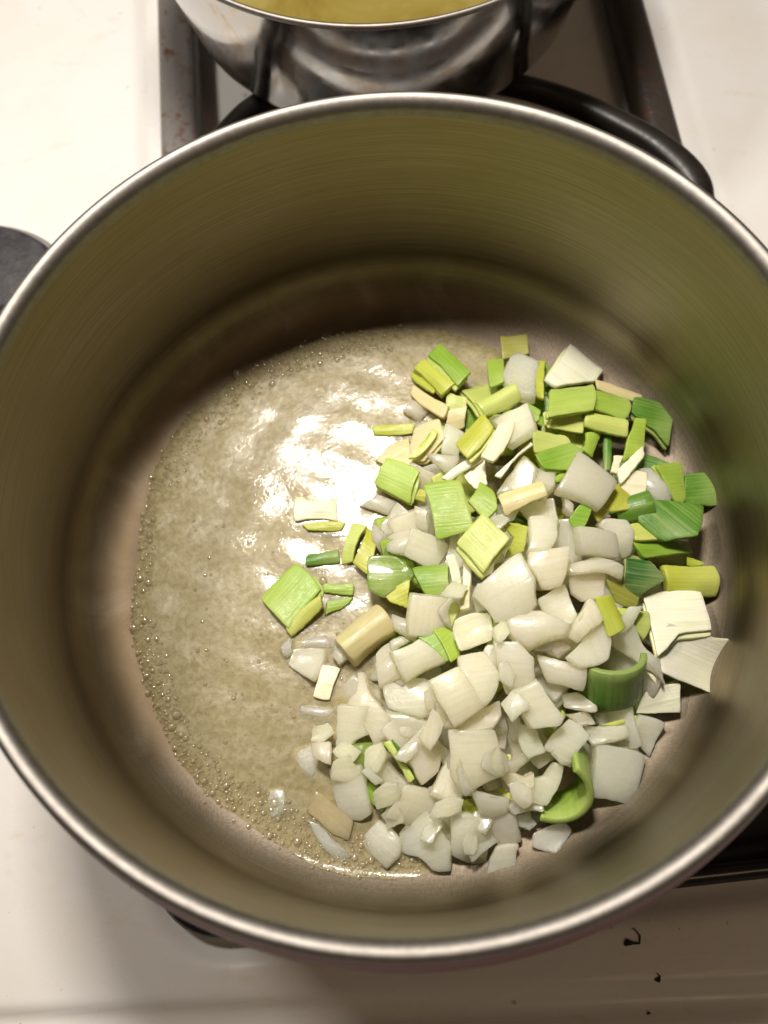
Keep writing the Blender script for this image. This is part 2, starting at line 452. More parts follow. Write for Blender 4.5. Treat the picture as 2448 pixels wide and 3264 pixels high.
PIECES = [
    ('leek', 'm', 2.4, 0.7, (25.5,70.8,10.3), (-2.2,-14.3,-59.7), [(-8.6,-3.1),(10.2,-4.0),(8.5,3.5),(-10.1,3.5)],
     "bright green leek square beside a duller yellow-green one at the heap's end"),
    ('leek', 'y', 2.4, 0.8, (19.1,66.9,9.3), (14.2,-13.4,-55.3), [(-8.6,-2.4),(7.9,-3.5),(8.6,3.0),(-7.9,3.0)],
     'yellow-green leek slab lying against a brighter green leek square'),
    ('leek', 'y', 2.4, 0.8, (15.1,65.4,7.0), (-0.1,-18.1,-55.9), [(-5.8,-1.1),(6.8,-0.6),(6.1,0.8),(-7.1,0.8)],
     'tiny yellow-green leek narrow strip beside the bright green leek square'),
    ('leek', 'c', 2.4, 0.4, (16.4,58.0,7.3), (4.1,-14.4,-46.5), [(-7.4,-1.6),(9.2,-2.7),(7.5,2.1),(-9.3,2.1)],
     'small cream leek narrow strip beside the bright green leek square'),
    ('leek', 'p', 2.4, 0.6, (26.2,55.1,8.3), (7.7,-0.9,-27.3), [(-2.5,-5.9),(3.9,-0.5),(3.2,3.2),(-4.5,3.2)],
     'small pale green leek four-sided piece beside the bright green leek square'),
    ('onion', 'o', 4.6, 1.6, (11.3,55.4,5.5), (5.7,8.4,-43.5), [(-3.6,-3.0),(3.4,-2.5),(3.8,2.8),(-3.6,2.8)],
     'tiny white onion four-sided piece beside the bright green leek square'),
    ('leek', 'y', 2.2, 0.4, (2.1,49.1,4.4), (4.4,-2.6,-4.5), [(-6.8,-1.7),(6.7,-1.9),(7.4,1.8),(-7.3,1.8)],
     'thin yellow leek strip half sunk in butter beside the shining patch'),
    ('leek', 't', 2.4, 0.2, (13.3,41.8,6.7), (-7.2,-13.8,10.7), [(-8.1,-4.2),(-2.8,-7.2),(6.5,-1.7),(6.9,6.6),(-2.5,6.6)],
     'tan leek uneven piece beside the finely striped pale leek square'),
    ('leek', 't', 2.4, 0.8, (25.3,48.8,7.7), (19.2,-7.8,6.6), [(-5.4,-3.5),(2.5,-3.3),(5.2,3.4),(-2.3,3.4)],
     'small tan leek four-sided piece beside the grooved yellow-green leek piece'),
    ('leek', 't', 2.4, 0.5, (2.2,38.0,5.4), (-3.7,-2.8,13.6), [(-7.5,0.9),(-2.2,-4.8),(4.1,-5.9),(6.2,4.9),(-0.6,4.9)],
     'small tan leek uneven piece beside the finely striped pale leek square'),
    ('leek', 'q', 2.4, 1, (1.2,26.6,10.3), (12.2,-11.0,-35.1), [(-6.7,-4.9),(7.8,-5.8),(6.2,5.3),(-7.3,5.3)],
     'pale green finely striped leek square at the edge of the shining butter'),
    ('leek', 'p', 2.4, 0.2, (12.3,39.5,9.5), (0.5,3.3,-42.0), [(-1.3,-7.4),(0.7,-5.9),(1.3,6.6),(-0.8,6.6)],
     'tiny pale green leek narrow strip beside the finely striped pale leek square'),
    ('onion', 'o', 4.6, 1.1, (22.6,37.9,12.9), (0.2,0.2,-31.7), [(-1.7,-5.7),(4.2,-4.3),(2.5,5.0),(-5.0,5.0)],
     'small white onion four-sided piece beside the grooved yellow-green leek piece'),
    ('onion', 'o', 4.6, 1.7, (18.1,30.1,13.9), (-4.0,-9.1,-14.0), [(-2.9,-0.5),(3.8,-4.5),(5.2,2.5),(-6.1,2.5)],
     'tiny white onion four-sided piece beside the grooved yellow-green leek piece'),
    ('leek', 'w', 2.4, 0.6, (24.6,24.3,18.9), (9.9,-0.4,26.9), [(-6.6,-1.3),(7.0,-1.3),(7.7,1.3),(-8.1,1.3)],
     'tiny white leek narrow strip beside the grooved yellow-green leek piece'),
    ('leek', 'w', 2.4, 0.5, (29.2,21.3,17.3), (-2.9,-6.2,33.5), [(-3.5,-2.7),(0.6,-4.1),(6.2,3.4),(-3.3,3.4)],
     'small white leek four-sided piece beside the grooved yellow-green leek piece'),
    ('leek', 'y', 2.4, 0.5, (8.2,19.9,9.4), (8.4,1.7,-6.1), [(-2.7,-1.0),(2.1,-2.7),(2.4,1.9),(-1.8,1.9)],
     'tiny yellow-green leek four-sided piece beside the finely striped pale leek square'),
    ('leek', 'n', 2.4, 1.2, (17.1,10.0,20.4), (-1.7,-3.9,-1.7), [(-5.0,-10.4),(7.6,-8.1),(4.9,9.2),(-7.5,9.2)],
     'large light green striped leek rectangle overhanging white onion pieces'),
    ('leek', 'n', 2.4, 0.6, (29.9,11.1,20.6), (-1.0,-10.3,-51.0), [(-4.1,-3.8),(5.0,-5.4),(4.9,0.9),(0.4,4.2),(-6.2,4.2)],
     'small light green leek uneven piece beside the large light green leek rectangle'),
    ('leek', 'p', 3, 0.7, (26.5,-5.6,27.3), (6.2,-6.9,-55.5), [(-5.6,-6.4),(7.7,-7.1),(5.1,6.8),(-7.2,6.8)],
     'large smooth pale yellow-green leek square lying on top of heap'),
    ('onion', 'o', 4.6, 1.1, (-5.8,19.5,5.5), (9.4,2.6,-28.2), [(-6.8,-3.1),(3.9,-2.6),(5.4,2.9),(-2.5,2.9)],
     'small white onion four-sided piece beside the finely striped pale leek square'),
    ('onion', 'o', 4.6, -1, (-1.8,12.0,7.7), (-1.5,-12.5,-47.4), [(-2.9,-4.1),(0.2,-6.5),(4.3,-1.0),(1.9,5.8),(-3.5,5.8)],
     'small white onion uneven piece beside the finely striped pale leek square'),
    ('onion', 'o', 4.6, 2, (-8.1,6.6,6.5), (5.5,-13.2,-55.5), [(-0.4,-2.3),(5.4,-3.4),(1.5,2.8),(-6.6,2.8)],
     'tiny white onion four-sided piece beside the layered leek stub'),
    ('onion', 'o', 4.6, 2.1, (1.4,2.8,10.7), (-2.5,-11.7,2.1), [(-7.1,2.7),(-6.6,-2.1),(4.1,-6.2),(8.6,-1.9),(4.4,3.7),(-3.5,3.7)],
     'small white onion uneven piece beside the translucent fan-shaped piece'),
    ('onion', 'o', 4.6, 0.9, (8.0,11.2,8.5), (5.5,-5.3,-33.8), [(-1.0,-3.3),(4.1,-3.5),(1.3,3.4),(-4.4,3.4)],
     'tiny white onion four-sided piece beside the large light green leek rectangle'),
    ('leek', 'w', 2.2, 0.4, (-29.3,20.4,4.4), (0.6,3.6,-5.5), [(-7.2,-4.2),(7.5,-4.2),(7.1,4.2),(-7.4,4.2)],
     'white leek rectangle with green edges floating alone in butter'),
    ('leek', 'y', 2.2, 0.4, (-27.1,13.7,4.3), (0.2,0.8,-4.2), [(-5.5,-1.1),(5.8,-1.6),(7.5,1.3),(-7.7,1.3)],
     'thin yellow-green leek sliver under the floating white leek rectangle'),
    ('leek', 'p', 3, 2, (-17.2,5.8,5.5), (2.2,-15.9,-20.5), [(-2.6,-7.8),(1.6,-6.3),(3.1,7.1),(-2.1,7.1)],
     'pale half of a layered leek stub standing in butter'),
    ('leek', 'y', 3, 2, (-12.8,3.2,6.5), (-8.8,-3.1,-42.2), [(-0.6,-6.5),(6.1,-7.2),(-0.7,6.9),(-4.9,6.9)],
     'yellow half of a layered leek stub standing in butter'),
    ('leek', 'd', 2.2, 1, (-28.3,2.1,4.4), (0.9,1.5,3.5), [(-6.0,-1.9),(5.4,-2.7),(5.5,2.3),(-4.9,2.3)],
     'wet deep green leek strip lying in butter'),
    ('leek', 'n', 2.4, 1, (-40.4,-10.1,4.9), (7.1,-4.6,-133.2), [(7.0,-7.9),(9.9,7.0),(-7.2,7.0),(-9.7,-6.0)],
     'large green leek square lying farthest out in the butter'),
    ('leek', 'p', 2.4, 0.9, (-36.1,-18.9,6.4), (-10.8,8.5,-142.9), [(7.1,-1.8),(7.8,1.7),(-6.4,1.7),(-8.5,-1.6)],
     'narrow pale leek strip along the outermost green leek square'),
    ('leek', 'n', 2.2, 0.4, (-23.8,-9.8,4.4), (2.1,-0.4,-8.3), [(-5.0,-1.3),(4.9,-2.2),(5.0,1.8),(-4.9,1.8)],
     'tiny light green leek narrow strip in butter near the outermost green leek square'),
    ('leek', 'n', 2.2, 0.4, (-25.3,-15.9,4.3), (2.4,4.9,5.7), [(-4.0,-2.3),(0.5,-1.5),(6.2,1.9),(-2.7,1.9)],
     'tiny light green leek four-sided piece in butter near the tan rounded leek chunk'),
    ('leek', 'c', 6, 4, (-16.0,-27.6,9.5), (6.3,-2.1,-148.5), [(8.8,-4.6),(8.2,5.3),(-8.0,5.3),(-9.0,-6.1)],
     'tan rounded leek chunk with an orange end among butter and onion'),
    ('onion', 'o', 4.6, 2.1, (-2.1,-26.8,9.6), (-6.6,-8.6,-28.8), [(-3.9,-2.1),(4.4,-3.1),(5.7,2.6),(-6.2,2.6)],
     'small white onion four-sided piece beside the tan rounded leek chunk'),
    ('onion', 'q', 4.6, -1.9, (-6.5,-8.6,12.0), (-4.8,-10.8,-8.2), [(-5.9,-5.0),(-0.5,-7.9),(9.7,0.3),(3.1,6.3),(-6.4,6.3)],
     'translucent greenish fan-shaped piece over a yellow leek corner'),
    ('leek', 'y', 2.4, 0.8, (-3.4,-16.8,12.1), (0.8,-3.9,19.8), [(-3.0,-0.9),(0.9,-5.0),(6.1,3.0),(-4.0,3.0)],
     'small yellow-green leek four-sided piece beside the translucent fan-shaped piece'),
    ('leek', 'm', 2.4, 1.5, (9.5,-13.9,15.0), (-4.3,-6.3,-3.1), [(-2.8,-4.9),(4.8,-5.1),(5.0,5.0),(-7.1,5.0)],
     'small green leek four-sided piece beside the translucent fan-shaped piece'),
    ('leek', 'd', 2.4, 0.4, (8.6,-21.4,11.9), (15.5,-1.7,-14.3), [(-2.8,-1.9),(3.9,-2.2),(3.7,2.1),(-4.8,2.1)],
     'tiny dark green leek four-sided piece beside the translucent fan-shaped piece'),
    ('leek', 'w', 2.4, 0.3, (15.6,-14.7,19.5), (15.0,-5.8,3.5), [(-1.2,-6.9),(0.5,-7.8),(1.7,7.3),(-1.0,7.3)],
     'tiny white leek narrow strip beside the smooth pale leek square'),
    ('leek', 'w', 2.4, 0.6, (19.5,-17.5,20.7), (6.1,-20.3,-40.7), [(2.7,-8.2),(5.3,-6.3),(-2.0,7.2),(-5.9,7.2)],
     'small white leek narrow strip beside the smooth pale leek square'),
    ('leek', 'p', 2.4, 0.9, (14.1,-24.6,16.9), (-4.5,-2.7,-64.1), [(-1.1,-1.2),(4.7,-3.2),(1.7,2.2),(-5.4,2.2)],
     'tiny pale green leek four-sided piece beside the biggest rounded onion chunk'),
    ('leek', 'n', 2.4, 0.6, (10.7,-33.5,14.3), (-4.7,16.6,38.1), [(-1.3,3.5),(-4.9,-6.9),(-1.0,-7.5),(7.1,5.5),(0.1,5.5)],
     'small light green leek uneven piece beside the square flat onion piece'),
    ('leek', 'm', 2.4, 0.7, (6.9,-35.4,13.6), (-1.5,-3.4,18.5), [(-1.9,1.9),(0.5,-6.2),(3.5,-5.9),(1.7,5.1),(-3.8,5.1)],
     'tiny green leek narrow strip beside the square flat onion piece'),
    ('onion', 'o', 4.6, 1.3, (0.1,-39.8,17.8), (6.0,0.7,18.5), [(-5.7,-5.4),(8.3,-4.8),(3.6,5.1),(-6.2,5.1)],
     'square flat white onion piece below a green leek corner'),
    ('onion', 'o', 4.6, 1.3, (-5.2,-32.8,11.9), (6.7,-11.7,14.6), [(-3.0,-2.1),(3.6,-0.9),(1.7,1.5),(-2.3,1.5)],
     'tiny white onion four-sided piece beside the square flat onion piece'),
    ('onion', 'o', 4.6, 1.9, (-9.2,-39.2,11.2), (-10.1,-1.6,34.9), [(-7.2,-3.9),(0.6,-6.8),(2.8,-0.2),(4.7,5.4),(-0.8,5.4)],
     'small white onion uneven piece beside the square flat onion piece'),
    ('onion', 'o', 4.6, -1.6, (19.1,-32.7,20.8), (4.2,-4.1,14.0), [(-5.8,0.6),(-5.5,-5.5),(4.7,-5.6),(7.3,2.1),(3.2,4.2),(-3.9,4.2)],
     'small white onion uneven piece beside the biggest rounded onion chunk'),
    ('onion', 'o', 4.6, 0.4, (-43.4,-29.1,4.7), (2.7,2.2,36.0), [(-2.5,-2.1),(0.9,-2.3),(3.2,2.2),(-1.7,2.2)],
     'tiny white onion four-sided piece in butter near the outermost green leek square'),
    ('onion', 'o', 4.6, -2.1, (-37.7,-34.0,5.5), (-12.1,-13.4,-6.1), [(-5.5,-1.2),(3.6,-6.7),(6.4,3.9),(-4.4,3.9)],
     'small white onion four-sided piece beside the outermost green leek square'),
    ('onion', 'o', 2.2, 0.8, (-34.5,-27.5,3.1), (-0.6,-2.5,-4.1), [(-5.2,-2.1),(6.8,-2.7),(4.7,2.4),(-6.3,2.4)],
     'small white onion four-sided piece in butter near the outermost green leek square'),
    ('onion', 'o', 4.6, -2.1, (-25.9,-33.3,7.0), (8.5,2.7,-57.9), [(-0.9,-1.8),(2.9,-2.0),(2.7,1.9),(-4.7,1.9)],
     'tiny white onion four-sided piece beside the tan rounded leek chunk'),
    ('leek', 'w', 2.2, 0.4, (-30.9,-42.1,4.7), (-0.4,1.6,-15.5), [(-3.3,-5.1),(2.1,-5.3),(3.9,5.2),(-2.6,5.2)],
     'small white leek four-sided piece in butter near the long-necked onion piece'),
    ('onion', 'o', 4.6, 1.8, (-17.4,-51.9,8.3), (-2.6,-12.1,-8.4), [(-3.5,4.3),(-7.0,0.2),(-0.0,-7.4),(2.4,-12.2),(7.7,-7.8),(7.2,-3.3),(-0.3,4.9),(-2.0,10.7),(-4.4,10.7)],
     'onion piece with a long narrow neck reaching into butter'),
    ('onion', 'o', 4.6, -0.9, (-23.1,-59.9,9.0), (14.0,-14.1,-11.2), [(-5.6,-6.3),(-1.5,-7.0),(-0.0,-2.9),(5.0,-0.6),(2.6,1.2),(4.8,7.9),(-5.2,7.9)],
     'white onion uneven piece beside the long-necked onion piece'),
    ('onion', 'o', 2.2, 0.8, (-35.3,-51.2,3.1), (-0.4,-1.3,-13.1), [(-5.5,-1.1),(3.8,-2.1),(6.5,1.6),(-4.8,1.6)],
     'tiny white onion narrow strip in butter near the long-necked onion piece'),
    ('onion', 'o', 4.6, 0.7, (-2.8,-52.1,11.8), (-4.2,-10.5,-4.0), [(-7.3,-2.2),(3.0,-5.4),(8.1,-4.7),(5.5,6.2),(-9.3,6.2)],
     'white onion uneven piece beside the square flat onion piece'),
    ('onion', 'o', 4.6, 1, (-4.4,-58.0,9.7), (2.8,-3.9,-14.7), [(-5.6,-1.7),(10.0,-2.5),(3.2,2.1),(-7.7,2.1)],
     'small white onion narrow strip beside the long-necked onion piece'),
    ('onion', 'o', 5, 1.5, (10.2,-54.6,27.3), (7.8,-0.6,18.7), [(-4.7,1.3),(-3.6,-8.6),(7.2,-6.8),(5.6,7.1),(-4.6,7.1)],
     'large bright cream onion piece crowning the heap beside butter'),
    ('onion', 'o', 5, 1.5, (19.3,-48.9,25.1), (-7.8,9.5,6.0), [(-5.2,2.8),(-1.9,-9.2),(1.5,-7.8),(6.3,-0.5),(3.9,7.4),(-4.5,7.4)],
     'white onion uneven piece beside the cream onion crowning the heap'),
    ('onion', 'o', 4.6, -1.9, (6.4,-59.1,21.8), (-0.4,1.7,9.7), [(-1.5,-0.6),(-0.3,-4.4),(2.9,-3.8),(0.3,4.4),(-1.5,4.4)],
     'tiny white onion narrow strip beside the cream onion crowning the heap'),
    ('onion', 'o', 4.6, -1.6, (18.3,-61.1,22.0), (-9.2,-2.6,3.4), [(-7.8,-2.9),(2.9,-3.8),(6.1,-0.4),(6.4,3.6),(-7.6,3.6)],
     'small white onion uneven piece beside the cream onion crowning the heap'),
    ('onion', 'o', 2.2, 0.8, (-39.2,-66.5,3.1), (-1.7,1.5,12.1), [(-2.9,-2.1),(-0.3,-6.1),(3.4,-1.0),(4.0,4.6),(-4.2,4.6)],
     'small white onion uneven piece in butter near the thick oblong onion piece'),
    ('onion', 'q', 4.6, 1.2, (-20.1,-68.0,7.3), (13.9,9.5,3.3), [(-3.2,-1.8),(-1.5,-4.3),(4.1,-1.4),(3.7,3.7),(-3.1,3.7)],
     'small pale green onion uneven piece beside the wet sparkling onion slab'),
    ('leek', 'p', 2.4, 0.8, (-9.0,-71.0,11.0), (15.5,-1.2,-63.2), [(6.8,-1.1),(6.9,1.3),(-6.4,1.3),(-7.4,-1.5)],
     'pale edge strip of a folded green leek between onion pieces'),
    ('leek', 'd', 2.4, 0.8, (-6.8,-72.0,10.2), (23.9,16.5,-71.0), [(5.4,0.3),(7.2,0.6),(-4.3,0.6),(-8.3,-1.5)],
     'tiny dark green leek narrow strip beside the wet sparkling onion slab'),
    ('leek', 'm', 2.4, 0.8, (-16.9,-81.0,5.9), (5.4,1.8,-41.6), [(-1.9,-2.3),(3.6,-3.1),(5.3,2.3),(0.2,1.6),(-7.2,1.6)],
     'vivid green leek piece peeping out under a small white onion slab'),
    ('onion', 'w', 4.6, -1.7, (-12.2,-77.1,8.9), (1.5,22.3,-119.3), [(1.5,-9.1),(5.2,7.2),(-1.1,7.2),(-5.6,-5.2)],
     'white onion slab with wet sparkles between two green leek bits'),
    ('onion', 'o', 5, 1.2, (-25.5,-80.5,6.2), (20.8,-15.7,-0.3), [(-4.7,-5.3),(1.4,-7.3),(5.2,-5.6),(4.3,9.1),(-6.2,9.1)],
     'thick oblong white onion piece with rounded end beside the butter'),
    ('onion', 'c', 2.2, 0.4, (-32.5,-85.7,4.4), (1.0,2.3,-44.4), [(-7.5,-3.6),(3.1,-3.7),(8.2,-2.1),(5.8,3.3),(-0.6,3.1),(-9.1,3.1)],
     'small cream onion uneven piece in butter near the thick oblong onion piece'),
    ('onion', 'o', 2.2, 0.8, (-34.3,-93.2,3.1), (2.9,-1.1,-27.7), [(-0.6,-2.3),(6.7,-4.4),(7.4,-0.6),(-4.8,3.7),(-8.7,3.7)],
     'small white onion narrow strip in butter near the thick oblong onion piece'),
    ('onion', 'o', 2.2, 0.8, (-50.1,-78.7,3.1), (-0.7,0.9,3.9), [(-2.6,-5.3),(2.8,-2.9),(2.7,4.1),(-3.0,4.1)],
     'small white onion four-sided piece in butter near the thick oblong onion piece'),
    ('onion', 'o', 4.6, 1.1, (-16.6,-95.6,4.6), (5.0,-13.9,-46.8), [(-7.1,-4.0),(4.8,-5.0),(5.5,0.4),(2.9,4.3),(-6.1,4.3)],
     'small white onion uneven piece beside the thick oblong onion piece'),
    ('onion', 'o', 4.6, 2, (-3.2,-96.5,5.9), (4.1,-19.2,18.8), [(-6.5,6.0),(-8.2,0.4),(-3.9,-2.5),(-2.1,-7.9),(2.5,-10.4),(6.1,-4.3),(6.0,-0.1),(4.7,9.4),(1.2,9.4)],
     'white onion uneven piece beside the wet sparkling onion slab'),
    ('onion', 'o', 4.6, -1.9, (3.8,-93.8,6.3), (2.2,-3.5,15.9), [(-2.1,-3.8),(-0.2,-4.6),(3.0,4.2),(-0.8,4.2)],
     'tiny white onion narrow strip beside the greenish onion by the wall'),
    ('onion', 'o', 4, 2.5, (10.7,-97.4,6.6), (24.6,1.6,-6.0), [(-5.7,-4.3),(0.2,-7.3),(5.1,-8.9),(7.0,3.4),(-0.9,8.5),(-5.8,8.5)],
     'white onion uneven piece beside the greenish onion by the wall'),
    ('onion', 'o', 4.6, 0.8, (22.1,-95.9,6.7), (30.6,-14.9,-2.6), [(-2.9,-4.7),(3.9,-4.6),(3.3,4.7),(-4.2,4.7)],
     'small white onion four-sided piece beside the greenish onion by the wall'),
    ('onion', 'o', 4.6, -1.1, (20.7,-104.1,5.2), (14.1,0.3,2.2), [(-6.5,-5.1),(3.3,-3.0),(4.9,4.0),(-1.6,4.0)],
     'greenish white onion piece nearest the pot wall on bare steel'),
    ('onion', 'o', 4.6, 0.9, (-0.6,-70.8,12.5), (7.7,0.3,44.2), [(-5.8,-1.3),(-6.8,-4.6),(-0.6,-6.0),(4.9,-2.9),(7.0,1.4),(3.9,6.7),(-2.5,6.7)],
     'white onion uneven piece beside the very large flat onion piece'),
    ('onion', 'o', 4.6, -2.1, (2.9,-81.0,10.3), (-2.7,-3.0,27.4), [(-3.3,-0.4),(-1.6,-3.2),(4.3,-0.8),(3.3,2.2),(-2.7,2.2)],
     'tiny white onion uneven piece beside the very large flat onion piece'),
    ('onion', 'o', 4.6, 1.6, (-1.9,-82.5,8.1), (13.5,4.2,-22.0), [(-1.9,-2.1),(3.8,-1.9),(1.6,2.0),(-3.6,2.0)],
     'tiny white onion four-sided piece beside the wet sparkling onion slab'),
    ('onion', 'o', 4.6, 2, (13.8,-75.9,18.7), (19.4,9.0,-3.3), [(-6.6,-2.9),(-3.1,-8.8),(-0.1,-7.0),(9.9,-2.6),(6.9,10.7),(-7.0,10.7)],
     'very large flat onion piece on top of the heap'),
    ('leek', 'y', 2.4, 0.3, (13.0,-87.5,9.2), (17.0,-6.5,15.9), [(-3.8,-0.2),(1.9,-3.4),(3.1,-1.8),(1.3,2.7),(-2.5,2.7)],
     'tiny yellow-green leek uneven piece beside the very large flat onion piece'),
    ('onion', 'o', 4.6, 1.7, (18.8,-88.2,12.5), (9.0,18.2,-18.6), [(-3.2,-2.6),(1.3,-3.5),(5.0,-1.2),(4.9,3.6),(-8.0,3.6)],
     'small white onion uneven piece beside the very large flat onion piece'),
    ('onion', 'o', 4.6, 1.5, (10.2,-76.7,19.6), (-10.7,-24.9,36.4), [(-4.8,-5.7),(-1.6,-6.0),(4.7,5.9),(1.7,5.9)],
     'tiny white onion narrow strip beside the very large flat onion piece'),
    ('leek', 'z', 2.4, 0.4, (52.0,77.6,6.2), (1.8,4.1,-0.9), [(-5.2,-5.3),(4.8,-3.4),(5.2,4.4),(-4.8,4.4)],
     'dull olive leek square at the far end of the heap'),
    ('leek', 'n', 2.4, 0.8, (43.1,66.3,8.6), (-17.2,-2.9,-5.6), [(-2.5,-7.4),(2.5,-5.3),(2.9,6.3),(-3.0,6.3)],
     'small light green leek four-sided piece beside the dull olive leek square'),
    ('onion', 'w', 4.6, -1.7, (51.8,62.2,12.0), (-19.1,-14.1,-44.6), [(-5.9,-3.3),(4.8,-9.7),(10.8,-6.9),(0.7,9.9),(-10.4,9.9)],
     'white onion uneven piece beside the dull olive leek square'),
    ('leek', 'y', 2.4, 0.9, (58.5,60.1,11.1), (-14.4,-21.2,-26.6), [(1.5,-8.9),(4.6,-9.2),(-1.5,9.1),(-4.6,9.1)],
     'small yellow-green leek narrow strip beside the pointed white leek piece'),
    ('leek', 'w', 2.4, 1, (71.9,62.4,9.2), (-22.8,-1.5,-50.2), [(-4.6,-12.1),(0.4,-11.9),(8.0,2.7),(6.0,10.6),(-9.7,10.6)],
     'white leek piece with a pointed tip against the dark wall'),
    ('leek', 'p', 3, 3, (40.2,48.4,21.4), (-5.2,0.8,23.2), [(-7.5,-3.3),(7.0,-3.8),(8.1,3.5),(-7.6,3.5)],
     'pale rolled leek piece with cream upper edge'),
    ('leek', 'q', 2.4, 1.5, (66.8,47.1,17.6), (-19.7,9.9,6.7), [(-11.0,-6.6),(5.4,-6.6),(10.8,6.5),(-5.2,6.6)],
     'pale green curved leek rectangle between darker leek pieces'),
    ('leek', 'p', 2.4, 0.2, (63.8,39.8,14.8), (-2.0,5.6,-1.8), [(-6.8,-2.2),(5.4,-4.7),(7.9,3.4),(-6.5,3.4)],
     'small pale green leek four-sided piece beside the pale green curved leek rectangle'),
    ('leek', 'n', 2.4, 1.5, (80.7,45.5,13.8), (-16.5,18.6,-12.0), [(-7.3,-4.1),(5.3,-5.8),(8.2,4.9),(-6.2,4.9)],
     'light green leek four-sided piece beside the pale green curved leek rectangle'),
    ('leek', 'p', 2.4, 1.2, (78.0,36.9,15.4), (4.3,6.4,-16.4), [(-7.4,-2.5),(7.5,-3.3),(7.1,2.9),(-7.2,2.9)],
     'small pale green leek four-sided piece beside the pointed white leek piece'),
    ('leek', 't', 2.4, 0.5, (86.7,52.5,8.2), (-12.6,13.7,-20.2), [(-7.9,-1.9),(7.7,-2.0),(9.1,1.9),(-8.9,1.9)],
     "thin tan-pink strip at the heap's dark side"),
    ('leek', 'd', 2.4, 1, (97.7,39.5,7.8), (-4.8,11.6,-16.5), [(-8.7,0.4),(0.6,-4.4),(5.7,-9.0),(6.0,-1.6),(4.4,7.3),(-7.9,7.3)],
     'dark green leek uneven piece beside the dark leek square by the wall'),
    ('leek', 'n', 2.4, 0.8, (87.4,30.9,14.1), (5.9,11.1,-10.4), [(-2.8,-0.9),(-4.3,-9.3),(3.1,-4.2),(4.0,7.2),(-0.1,7.2)],
     'small light green leek narrow strip beside the pale green curved leek rectangle'),
    ('leek', 'w', 2.4, 0.9, (83.3,20.2,17.0), (-2.8,-9.8,-89.4), [(2.2,-5.2),(7.4,-5.3),(-3.1,5.3),(-6.5,5.3)],
     'tiny white leek narrow strip beside the off-white curved square piece'),
    ('leek', 'w', 2.4, 0.5, (82.3,12.8,16.0), (-1.8,4.8,-8.8), [(-5.3,-3.9),(3.6,-5.1),(5.3,4.5),(-3.5,4.5)],
     'small white leek four-sided piece beside the dark green leek half-ring'),
    ('onion', 'o', 4.6, 2.1, (91.2,11.3,14.0), (3.7,7.6,-3.7), [(-2.7,-3.3),(1.4,-6.8),(4.5,-4.5),(2.9,0.6),(-1.4,7.0),(-4.8,7.0)],
     'small white onion uneven piece beside the dark green leek half-ring'),
    ('leek', 'n', 2.4, 0.2, (98.4,12.3,11.2), (3.4,25.4,11.5), [(-3.1,-2.8),(-1.4,-6.9),(2.2,-5.8),(6.9,7.7),(-4.6,7.7)],
     'light green leek uneven piece beside the dark leek square by the wall'),
    ('leek', 'd', 2.4, 1, (108.4,10.6,8.4), (-1.8,6.4,1.4), [(-7.7,-4.9),(4.6,-6.5),(7.7,5.7),(-4.6,5.7)],
     'dark green leek square closest to the side wall'),
    ('leek', 'd', 2.4, 3, (91.4,-0.5,16.1), (-6.0,-6.7,-52.3), [(-5.4,-8.1),(5.4,-7.4),(11.5,0.7),(5.7,12.5),(-6.2,1.2),(-11.0,1.2)],
     'large dark green half-ring of leek lying on its side'),
    ('leek', 'm', 2.4, 0.8, (88.6,-10.9,13.4), (-11.2,19.5,-2.1), [(-7.5,-3.6),(11.3,-1.2),(6.8,2.4),(-10.6,2.4)],
     'small green leek narrow strip beside the dark green leek half-ring'),
    ('leek', 'p', 2.4, 0.5, (82.0,-4.9,16.6), (-11.8,17.0,10.2), [(-4.2,-2.7),(6.3,-4.3),(0.5,3.5),(-2.7,3.5)],
     'small pale green leek four-sided piece beside the dark green leek half-ring'),
    ('onion', 'o', 4.6, 0.9, (73.5,-6.0,18.3), (13.6,6.1,-8.9), [(-6.7,2.8),(-1.2,-1.1),(1.7,-7.2),(4.3,-6.0),(4.9,1.5),(2.3,5.0),(-5.2,5.0)],
     'small white onion uneven piece beside the greyish square onion layer'),
    ('onion', 'x', 4.6, 0.5, (64.7,-9.7,25.1), (7.1,16.4,-12.1), [(-5.6,-4.3),(7.3,-3.7),(5.8,4.0),(-7.5,4.0)],
     'greyish flat square onion layer lying on top of heap'),
    ('onion', 'o', 3, 1.5, (63.4,-17.5,21.5), (-0.6,2.0,7.0), [(-8.9,0.1),(1.5,-1.2),(6.8,-4.7),(8.5,-1.2),(1.4,3.5),(-9.4,3.5)],
     'small white onion narrow strip beside the greyish square onion layer'),
    ('onion', 'o', 4.6, -1.6, (59.7,-22.8,18.7), (3.7,7.3,-1.9), [(-5.2,-1.6),(-2.3,-4.3),(5.6,-2.6),(6.8,4.2),(-5.0,4.2)],
     'small white onion uneven piece beside the bright yellow-green leek strip'),
    ('onion', 'x', 4.6, 1.5, (65.2,11.9,25.6), (-9.2,4.2,-47.4), [(-5.9,-9.4),(8.1,-5.0),(6.9,7.2),(-9.2,7.2)],
     'large off-white curved square piece on top of green leeks'),
    ('leek', 'm', 2.4, 0.3, (57.8,23.0,22.7), (0.8,10.7,16.0), [(-7.0,-2.1),(0.1,-5.1),(8.8,-0.4),(5.9,3.8),(-7.8,3.8)],
     'small green leek uneven piece beside the off-white curved square piece'),
    ('leek', 'p', 2.4, 0.4, (56.1,30.5,20.9), (9.8,11.2,-14.7), [(-4.7,-5.5),(6.9,0.3),(4.3,2.6),(-6.5,2.6)],
     'small pale green leek four-sided piece beside the off-white curved square piece'),
    ('leek', 'n', 2.4, 0.6, (59.0,17.9,20.5), (0.7,15.1,34.6), [(-5.2,-1.0),(3.2,-0.8),(7.5,0.9),(-5.6,0.9)],
